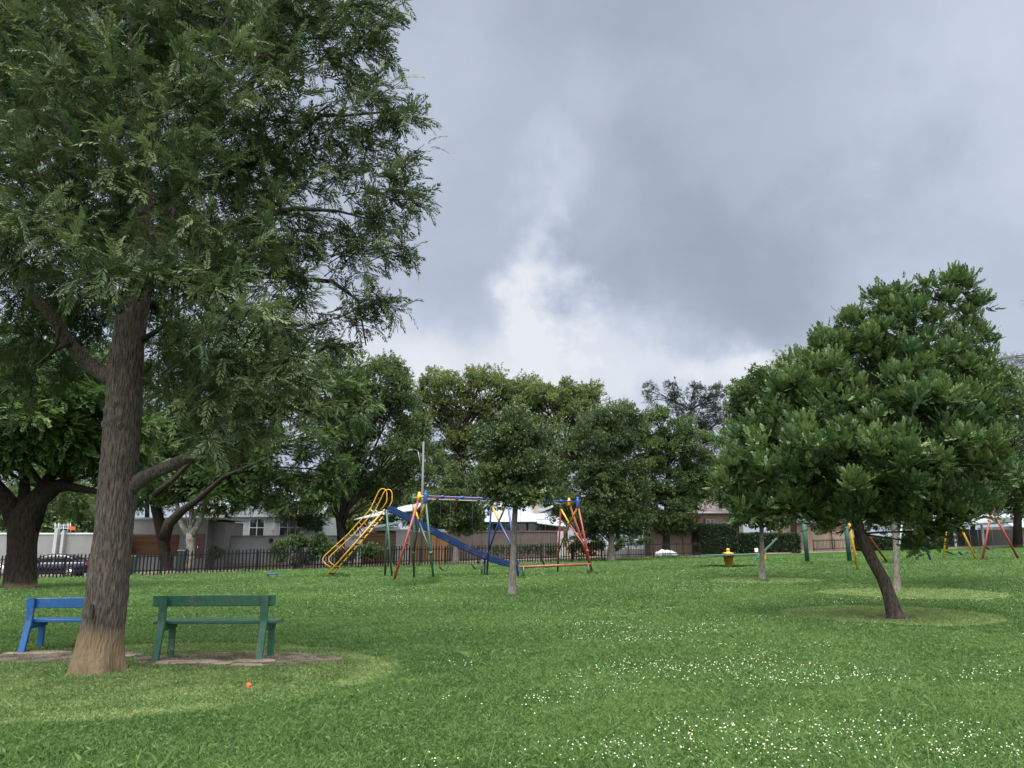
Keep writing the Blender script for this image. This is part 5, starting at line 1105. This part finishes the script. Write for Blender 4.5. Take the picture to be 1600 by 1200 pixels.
for px, py in ((1505, 866), (1525, 862), (1547, 858)):
    p = W(px, py, f2.y + .5); n = 8; vs = []; fs = []
    for j in range(n + 1):
        t = j / n; c = p + Vector(((t - .5) * .5, 0, .2 * abs(2 * t - 1) ** 2 - .05)) - k.o
        for sy in (-.1, .1): vs += [c + Vector((0, sy, .012)), c + Vector((0, sy, -.012))]
    for j in range(n):
        i0 = j * 4; fs += [(i0, i0 + 4, i0 + 6, i0 + 2), (i0 + 1, i0 + 3, i0 + 7, i0 + 5), (i0, i0 + 1, i0 + 5, i0 + 4), (i0 + 2, i0 + 6, i0 + 7, i0 + 3)]
    MB().add(vs, fs).build('swing_seat', M['rubber'], k.root)
    for sx in (-.25, .25): k.t('chain', 'galv', [p + Vector((sx, 0, .15)), Vector((p.x + sx, p.y, qy.z))], .009, 4)
# ------------------------------------------------------------------ lamp post, bins, bags, car
LYp = 70.6; q = W(657.5, 866, LYp); b_ = Vector((q.x, LYp, gzf(q.x, LYp))); tpz = W(658, 690, LYp).z
k = Kit('street_lamp', b_, 'slim grey street lamp post with curved arm behind the swing set', 'street lamp')
k.t('pole', 'concrete_pole', [b_, Vector((b_.x, LYp, tpz))], [.15, .085], 12)
arm = [W(658, 716, LYp), W(656, 708, LYp), W(652, 704, LYp), W(646, 702, LYp)]; k.t('arm', 'concrete_pole', arm, .03)
hd = W(640.5, 703.5, LYp) - k.o; MB().lathe([(.02, -.24), (.10, -.16), (.11, 0), (.08, .16), (.04, .26)], n=12).build('lamp_head', M['concrete_pole'], k.root)
o = [c for c in children(k.root) if c.name.startswith('lamp_head')][0]; o.location = hd; o.rotation_euler = (0, R(82), 0)
k.t('bracket', 'galv', [W(657, 725, LYp), W(653.5, 706, LYp)], .03)
def wheelie(px0, px1, pyt, Y, label):
    a, b = W(px0, pyt, Y), W(px1, pyt, Y); cx_ = (a.x + b.x) / 2; z0 = gzf(cx_, Y); H = a.z - z0; w = (b.x - a.x) / 2
    r = empty('wheelie_bin', (cx_, Y, z0), R(8), label, 'bin', 'wheelie bins behind the palisade')
    m = MB(); w2 = w * .82; d = w * 1.1; d2 = d * .8; h1, h2 = .06, H * .9
    m.add([(-w2, -d2, h1), (w2, -d2, h1), (w2, d2, h1), (-w2, d2, h1), (-w, -d, h2), (w, -d, h2), (w, d, h2), (-w, d, h2)], [(0, 3, 2, 1), (4, 5, 6, 7), (0, 1, 5, 4), (1, 2, 6, 5), (2, 3, 7, 6), (3, 0, 4, 7)]).build('body', M['bin'], r, .02)
    MB().add([(-w * 1.04, -d * 1.1, h2 + .005), (w * 1.04, -d * 1.1, h2 + .005), (w * 1.04, d * 1.05, h2 + .005), (-w * 1.04, d * 1.05, h2 + .005), (-w, -d, H * .94), (w, -d, H * .94), (w, d, H), (-w, d, H)], [(0, 3, 2, 1), (4, 5, 6, 7), (0, 1, 5, 4), (1, 2, 6, 5), (2, 3, 7, 6), (3, 0, 4, 7)]).build('lid', M['bin'], r, .015)
    for sx in (-1, 1): MB().tube([(sx * w * .8 - .03, d * .8, .12), (sx * w * .8 + .03, d * .8, .12)], .12, 14).build('wheel', M['rubber'], r)
    MB().tube([(-w * .8, d * 1.12, H * .92), (w * .8, d * 1.12, H * .92)], .025).build('handle', M['bin'], r)
wheelie(204, 214.5, 867, 62.5, 'dark green wheelie bin behind the fence, touching the right edge of the big trunk')
wheelie(279.5, 291.5, 857, 66, 'black wheelie bin behind the fence at the foot of the pale forked tree')
rg = np.random.default_rng(4)
for i, (px, w, h_) in enumerate(((1027, .38, .6), (1034, .44, .78), (1041, .46, .72), (1048, .40, .64), (1053, .30, .48))):
    q = W(px, 862, 77.8); z0 = gzf(q.x, 77.8); m = MB(); vs = []; fs = []
    for a_ in range(9):
        for b2 in range(14):
            ph = a_ / 8 * math.pi; th = b2 / 14 * 2 * math.pi; rr_ = 1 + .10 * math.sin(3 * th + i) * math.sin(ph) + .07 * math.sin(5 * th + 2 * ph * 2 + i) + rg.uniform(-.03, .03)
            vs.append((w * rr_ * math.sin(ph) * math.cos(th), w * .8 * rr_ * math.sin(ph) * math.sin(th), max(0, h_ * (1 - math.cos(ph)) * (.5 if a_ < 7 else .52))))
    for a_ in range(8):
        for b2 in range(14): fs.append((a_ * 14 + b2, a_ * 14 + (b2 + 1) % 14, (a_ + 1) * 14 + (b2 + 1) % 14, (a_ + 1) * 14 + b2))
    o = m.add(vs, fs, True).build('rubbish_bag', M['white_plastic']); o.location = (q.x, 77.3 + .25 * (i % 2), z0)
    tag(o, ('white rubbish bag at the left end of the row against the thin fence', 'taller white rubbish bag, second in the row by the thin fence', 'widest white rubbish bag in the middle of the row by the thin fence', 'white rubbish bag, second from the brown gate in the row by the fence', 'smallest white rubbish bag at the gate end of the row')[i], 'rubbish bag', 'white rubbish bags by the fence')
q = W(1182, 862, 76); k = Kit('notice_board', (q.x, 76, gzf(q.x, 76)), 'small white board on thin stake in front of the rough hedge', 'sign')
MB().box((-.17, -.02, .35), (.17, .02, .72)).build('board', M['white_plastic'], k.root, .005); MB().tube([(0, .03, -.1), (0, .03, .6)], .02).build('stake', M['galv'], k.root)

def sedan(label, loc, rz, body, L=4.6):
    "nose towards local -x"
    r = empty('parked_car', loc, rz, label, 'car', 'cars parked in the street behind the fence')
    st = [(-2.30, .40, .62, .70), (-2.22, .30, .68, .80), (-1.9, .24, .78, .86), (-1.2, .22, .90, .89), (-.6, .22, .96, .90), (.6, .22, .97, .90), (1.4, .22, .98, .89), (1.9, .24, 1.00, .86), (2.2, .30, .97, .80), (2.30, .42, .86, .70)]
    def loft(secs, ring, mat, name, par, smooth=True):
        m = MB(); vs = []; fs = []; n = None
        for s_ in secs:
            q = ring(*s_); n = len(q); vs += q
        for i in range(len(secs) - 1):
            for j in range(n): fs.append((i * n + j, i * n + (j + 1) % n, (i + 1) * n + (j + 1) % n, (i + 1) * n + j))
        fs += [tuple(range(n))[::-1], tuple(range((len(secs) - 1) * n, len(secs) * n))]
        return m.add(vs, fs, smooth).build(name, M[mat], par)
    def rb(x_, z0, z1, w): return [(x_, -w * .9, z0), (x_, w * .9, z0), (x_, w, z0 + .12), (x_, w, z0 + .38 * (z1 - z0) + .1), (x_, w * .97, z1 - .06), (x_, w * .86, z1), (x_, -w * .86, z1), (x_, -w * .97, z1 - .06), (x_, -w, z0 + .38 * (z1 - z0) + .1), (x_, -w, z0 + .12)]
    bd = loft(st, rb, body, 'body', r)
    cab = [(-1.15, .93, .95, .80, .78), (-.55, .93, 1.28, .80, .66), (-.15, .93, 1.42, .80, .62), (.5, .93, 1.45, .80, .61), (1.05, .93, 1.38, .80, .62), (1.55, .95, 1.16, .79, .68), (1.95, .97, .99, .78, .76)]
    def rc(x_, z0, z1, w0, w1): return [(x_, -w0, z0), (x_, w0, z0), (x_, w1 + .03, max(z0, z1 - .06)), (x_, w1 - .06, z1), (x_, -w1 + .06, z1), (x_, -w1 - .03, max(z0, z1 - .06))]
    loft(cab, rc, 'glass_dark', 'windows', r)
    m = MB(); rs = [(-.60, 1.262, .64), (-.15, 1.425, .60), (.5, 1.456, .59), (1.05, 1.386, .60), (1.42, 1.23, .63)]; vs = []; fs = []
    for x_, z_, w in rs: vs += [(x_, -w, z_ - .015), (x_, -w + .1, z_ + .016), (x_, w - .1, z_ + .016), (x_, w, z_ - .015)]
    for i in range(len(rs) - 1):
        for j in range(3): fs.append((i * 4 + j, i * 4 + j + 1, i * 4 + 5 + j, i * 4 + 4 + j))
    m.add(vs, fs, True).build('roof', M[body], r)
    for sy in (-1, 1):
        m = MB(); m.bar((-1.12, sy * .79, .96), (-.55, sy * .69, 1.27), .05, .05); m.bar((.28, sy * .80, .95), (.30, sy * .64, 1.43), .09, .04); m.bar((1.40, sy * .71, 1.22), (1.95, sy * .79, .98), .12, .05); m.build('window_pillars', M[body], r)
        for x_ in (-1.42, 1.35):
            w = empty('wheel', (x_, sy * .80, .32)); w.parent = r
            MB().tube([(0, -.10, 0), (0, -.085, 0), (0, .085, 0), (0, .10, 0)], [.29, .32, .32, .29], 24).build('tyre', M['rubber'], w)
            m = MB(); m.tube([(0, sy * .06, 0), (0, sy * .108, 0)], .20, 20)
            for a in range(5): m.bar((0, sy * .112, 0), (.19 * math.cos(a * 1.2566), sy * .112, .19 * math.sin(a * 1.2566)), .05, .02, (0, 1, 0))
            m.build('rim', M['chrome'], w)
        MB().box((2.16, sy * .62 - .16, .74), (2.315, sy * .62 + .16, .92)).build('tail_light', M['lamp_red'], r, .03)
        MB().box((-2.30, sy * .58 - .17, .60), (-2.12, sy * .58 + .17, .72)).build('headlight', M['chrome'], r, .03)
        MB().box((-.78, sy * .90 - .09, .97), (-.62, sy * .90 + .09, 1.09)).build('mirror', M[body], r, .02)
        for x_ in (-.2, .85): MB().box((x_, sy * .905 - .012, .84), (x_ + .2, sy * .905 + .012, .87)).build('handle', M['chrome'], r)
    return r
cY = 60.2; q = W(84, 880, cY); o = sedan('dark navy sedan with red tail light parked behind the fence, left of the big trunk', (q.x, cY, gzf(q.x, cY) + .06), R(9), 'car_navy'); o.scale = (1.15, 1.15, 1.22)
q = W(-45, 885, 60.8); sedan('white car with only its tail showing at the left edge behind the thick forked tree', (q.x, 60.8, gzf(q.x, 60.8) + .03), R(8), 'car_white')

# ------------------------------------------------------------------ grass blades, weeds, clover
rg = np.random.default_rng(123)
PH = np.random.default_rng(9).uniform(0, 6.28, (14, 3))
def field(x_, y_, scale, k0=0, n=7):
    s = 0
    for j in range(n):
        a = PH[(k0 + j) % 14, 0]; f = scale * (1 + .55 * j); s = s + np.sin((x_ * math.cos(a) + y_ * math.sin(a)) * f + PH[(k0 + j) % 14, 1] + 1.3 * np.sin((x_ * math.sin(a) - y_ * math.cos(a)) * f * .6 + PH[(k0 + j) % 14, 2])) / (1 + .35 * j)
    return s / 2.6
def inside(x_, y_, L, grow=0.0):
    m = np.zeros(len(x_), bool); wob_ = 1 + .07 * field(x_, y_, 1.7, 5) + .06 * field(x_, y_, 6, 1)
    for c, rx, ry, sd in L: m |= ((x_ - c.x) / (rx + grow)) ** 2 + ((y_ - c.y) / (ry + grow)) ** 2 < wob_
    return m
def blades(name, d0, d1, rho, hmul, seg2=True):
    # rejection-free sampling: distance with density rho(d)*d
    ds = np.linspace(d0, d1, 400); pdf = rho(ds) * ds * 1.76; cdf = np.concatenate([[0], np.cumsum((pdf[1:] + pdf[:-1]) / 2 * np.diff(ds))]); n = int(cdf[-1])
    d = np.interp(rg.random(n) * cdf[-1], cdf, ds); u = rg.uniform(-.88, .88, n); x_ = u * d; y_ = d
    keep = (y_ < fence_y(x_) - .3)
    keep &= ~((inside(x_, y_, SOIL)) & (rg.random(n) > .06))
    mown = inside(x_, y_, MOWN)
    keep &= ~(((x_ - b0.x) ** 2 + (y_ - b0.y) ** 2) < .40 ** 2)
    keep &= ~(mown & (rg.random(n) > .75))
    x_, y_, d, mown = x_[keep], y_[keep], d[keep], mown[keep]; n = len(x_)
    z_ = gz(x_, y_)
    f1 = field(x_, y_, .55, 0); f2 = field(x_, y_, 2.6, 4); f3 = field(x_, y_, 7.5, 8)
    h = .048 * (1 + d / 32) * np.clip(1 + .28 * f2 + .22 * f3 + .18 * f1, .35, 2) * rg.uniform(.55, 1.35, n) * hmul
    h = np.where(mown, .024 * (1 + d / 18) * rg.uniform(.6, 1.3, n), h)
    w = .0034 * (1 + d / 9) * rg.uniform(.7, 1.4, n)
    a = rg.uniform(0, 2 * math.pi, n); la = rg.uniform(0, 2 * math.pi, n); lean = np.abs(rg.normal(size=n)) * .55 + .1
    # lodged patches where the longer grass lies over, all blades leaning one way
    lod = field(x_, y_, .8, 3) > .9; la = np.where(lod, 1.2 + rg.normal(size=n) * .7 + field(x_, y_, .5, 6) * 2, la); lean = np.where(lod, lean * 1.3, lean)
    ca, sa = np.cos(a) * w / 2, np.sin(a) * w / 2; lx, ly = np.cos(la) * lean * h, np.sin(la) * lean * h
    P = np.stack([x_, y_, z_], -1)
    v = np.empty((n, 4, 3)); s = np.stack([ca, sa, 0 * ca], -1)
    v[:, 0] = P - s; v[:, 1] = P + s
    mid = P + np.stack([lx * .35, ly * .35, h * .62], -1); tip = P + np.stack([lx, ly, h * (1 - .22 * lean)], -1)
    v[:, 2] = tip; v[:, 3] = mid - s * .9
    v[:, 1] = np.where((np.arange(n) % 2 == 0)[:, None], v[:, 1], mid + s * .9 - (mid - P) * .55)
    v[:, 0, 2] -= .004; 
    t = .38 + .14 * f1 + .09 * f2 + .05 * f3 + rg.normal(size=n) * .20
    t = np.where(mown, .70 + .14 * f3 + .10 * f2 + rg.normal(size=n) * .20, t); t = np.clip(t, 0, 1)
    # the mower left pale swathes of clippings in rings round each trunk
    ringd = np.full(n, 9.0)
    for c, rx, ry, sd in MOWN: ringd = np.minimum(ringd, np.where(((x_ - c.x) / rx) ** 2 + ((y_ - c.y) / ry) ** 2 < 1.2, np.sqrt(((x_ - c.x) / rx) ** 2 + ((y_ - c.y) / ry) ** 2), 9))
    t = np.where(mown, t - .12 + .20 * np.sin(ringd * 21 + 2.2 * f2) * (.6 + .5 * f3) + .30 * np.exp(-((ringd - .90) / .06) ** 2) * (.6 + .6 * f2), t + .04 - .02 * sstep(12, 24, d))
    t = np.where(mown & (x_ > 0), t + .22, t)
    t = np.clip(t, 0, 1)
    dry = rg.random(n) < .012
    t = np.where(dry, 1.0, t)
    return v.reshape(-1, 3), np.repeat(t, 4), np.repeat(mown, 4)
v, t, mo = blades('grass', 4.2, 64, lambda d: 8200 * np.minimum(1, (8.5 / d) ** 1.95), 1.0)
print('blades', len(v) // 4)
vm, tm = v[mo], t[mo]; v, t = v[~mo], t[~mo]
o = np_mesh('grass', v, np.arange(len(v)).reshape(-1, 4), 4, M['blade'], t); o['kind'] = 'stuff'
o = np_mesh('cut_grass', vm, np.arange(len(vm)).reshape(-1, 4), 4, M['cut_blade'], tm); o['kind'] = 'stuff'
# longer tufts and weeds: round legs and posts, ring edges and scattered over the lawn
sp_, sl_ = [], []
def tuft(x_, y_, n, r, h, tt):
    a = rg.uniform(0, 6.28, n); q = np.sqrt(rg.random(n)) * r; xx, yy = x_ + q * np.cos(a), y_ + q * np.sin(a); hh = h * rg.uniform(.5, 1.2, n); d = max(5, y_); w = .0032 * (1 + d / 9) * rg.uniform(.8, 1.4, n)
    la = rg.uniform(0, 6.28, n); ln = np.abs(rg.normal(size=n)) * .4 + .1; s = np.stack([np.cos(a + 1) * w / 2, np.sin(a + 1) * w / 2, 0 * a], -1)
    P = np.stack([xx, yy, gz(xx, yy)], -1); v = np.empty((n, 4, 3)); v[:, 0] = P - s; v[:, 1] = P + s
    v[:, 2] = P + np.stack([np.cos(la) * ln * hh, np.sin(la) * ln * hh, hh * (1 - .2 * ln)], -1); v[:, 3] = P + np.stack([np.cos(la) * ln * hh * .3, np.sin(la) * ln * hh * .3, hh * .6], -1) - s
    sp_.append(v.reshape(-1, 3)); sl_.append(np.repeat(np.clip(tt + rg.normal(size=n) * .12, 0, 1), 4))
for px, py, n, r, h in ((650, 915, 700, 1.0, .24), (625, 918, 400, .7, .2), (665, 913, 300, .5, .25), (515, 903, 450, .7, .28), (520, 904, 300, .9, .25), (460, 903, 200, .8, .16), (390, 904, 160, .6, .14), (593, 896, 160, .3, .2), (613, 898, 160, .3, .2), (765, 888, 300, 1.0, .22), (1262, 883, 240, .35, .25), (1328, 882, 240, .35, .25), (1390, 882, 160, .4, .3),
                        (678, 908, 140, .3, .25), (812, 906, 140, .3, .2), (926, 899, 140, .3, .2), (800, 934, 200, .3, .12), (1191, 909, 160, .3, .14), (810, 893, 160, .6, .2)):
    p = G(px, py); tuft(p.x, p.y, n, r, h, .22)
for _ in range(420):
    d = 4.6 + 22 * rg.random() ** 1.5; u = rg.uniform(-.8, .8)
    if inside(np.array([u * d]), np.array([d]), MOWN, .1)[0]: continue
    tuft(u * d, d, int(rg.integers(8, 26)), rg.uniform(.10, .40), rg.uniform(.07, .15), rg.uniform(.25, .75))
for c, rx, ry, sd in MOWN:   # taller rim left by the mower
    for a in np.linspace(0, 6.283, 150 if rx > 3 else 90): tuft(c.x + (rx + .10) * math.cos(a), c.y + (ry + .10) * math.sin(a), 12, .16, .075, .3)
for a in np.linspace(0, 6.283, 40): tuft(b0.x + .45 * math.cos(a), b0.y + .45 * math.sin(a), 14, .07, .07, .7)
for x_ in np.arange(-44, 18, .35): y_ = float(fence_y(x_)) - .1; tuft(x_ + rg.uniform(-.1, .1), y_, 16, .3, rg.uniform(.12, .4), .3)
# long pale seed stalks leaning over the near grass
for _ in range(2400):
    d = 4.4 + 9 * rg.random() ** 1.7; u = rg.uniform(-.8, .8); x_, y_ = u * d, d
    if inside(np.array([x_]), np.array([y_]), MOWN, .1)[0]: continue
    if rg.random() > .10 + .9 * float(sstep(.05, .45, u)): continue
    P = np.array([x_, y_, gzf(x_, y_)]); la = rg.uniform(0, 6.28); hh = rg.uniform(.08, .26); ln = rg.uniform(.4, 1.7); w = .0024
    q = [P + np.array([math.cos(la) * ln * hh * t * t, math.sin(la) * ln * hh * t * t, hh * t * (1 - .25 * ln * t)]) for t in np.linspace(0, 1, 5)]
    s = np.array([-math.sin(la), math.cos(la), 0]) * w / 2 if rg.random() < .5 else np.array([w / 2, 0, 0])
    for i in range(4): sp_.append(np.array([q[i] - s, q[i] + s, q[i + 1] + s * .8, q[i + 1] - s * .8])); sl_.append(np.full(4, rg.uniform(.45, 1)))
v = np.concatenate(sp_); o = np_mesh('weeds', v, np.arange(len(v)).reshape(-1, 4), 4, M['blade'], np.concatenate(sl_)); o['kind'] = 'stuff'
# white clover heads
n = 60000; d = 4.6 + 42 * rg.random(n) ** 1.25; u = rg.uniform(-.85, .85, n); x_, y_ = u * d, d
pr = np.clip(field(x_, y_, .5, 2) * .9 + field(x_, y_, 1.9, 7) * .55 - .02, 0, 1)
px_ = 800 + 1200 * u * .98
zone = np.where(d < 9, sstep(520, 760, px_) * np.where(d < 6.2, .4, .8), np.where(d < 15, sstep(560, 760, px_), sstep(420, 640, px_) * np.where(d > 30, .5, 1)))
front = np.where((d < 6.3) & (px_ > 400), .06, 0)
keep = (rg.random(n) < (pr * zone * 1.15 + front * .5) * np.clip(11 / d, .3, 1.0)) & ~inside(x_, y_, MOWN, .15) & (y_ < fence_y(x_) - 4)
x_, y_, d = x_[keep], y_[keep], d[keep]; n = len(x_); print('clover', n)
r = .0070 * (1 + d / 34) * rg.uniform(.55, 1.25, n); z_ = gz(x_, y_) + .045 * (1 + d / 30) * rg.uniform(.5, 1.3, n) + .008
oc = np.array([[1, 0, 0], [.3, .95, 0], [-.8, .6, 0], [-.8, -.6, 0], [.3, -.95, 0], [0, 0, .85], [0, 0, -.6]])
fc = [(i, (i + 1) % 5, 5) for i in range(5)] + [((i + 1) % 5, i, 6) for i in range(5)]
v = (np.stack([x_, y_, z_], -1)[:, None] + oc[None] * r[:, None, None]).reshape(-1, 3)
f = (np.arange(n)[:, None, None] * 7 + np.array(fc)[None]).reshape(-1, 3)
o = np_mesh('clover_flowers', v, f, 3, M['flower'], np.repeat(rg.random(n), 7)); o['kind'] = 'stuff'

# dry leaves on the grass
n = 260; d = np.concatenate([4.6 + 12 * rg.random(170) ** 1.2, rg.uniform(7.6, 12.5, 90)]); x_ = np.concatenate([rg.uniform(-.75, .75, 170) * d[:170], rg.uniform(-7.5, -2.2, 90)]); y_ = d
T = np.array([leaf((-.5, 0, .02), (1, 0, .1), (0, 0, 1), 1.0, .55, .16)]).reshape(-1, 3)
v, own = scatter([T], np.stack([x_, y_, gz(x_, y_) + .022 + .015 * rg.random(n)], -1), np.stack([np.cos(x_ * 40), np.sin(y_ * 50), rg.uniform(-.3, .4, n)], -1), np.array([0, 0, 1.]) + rg.normal(size=(n, 3)) * .4, rg.uniform(.025, .06, n), rg)
o = np_mesh('fallen_leaves', v, np.arange(len(v)).reshape(-1, 4), 4, M['dry_leaf'], rg.random(n)[own]); o['kind'] = 'stuff'
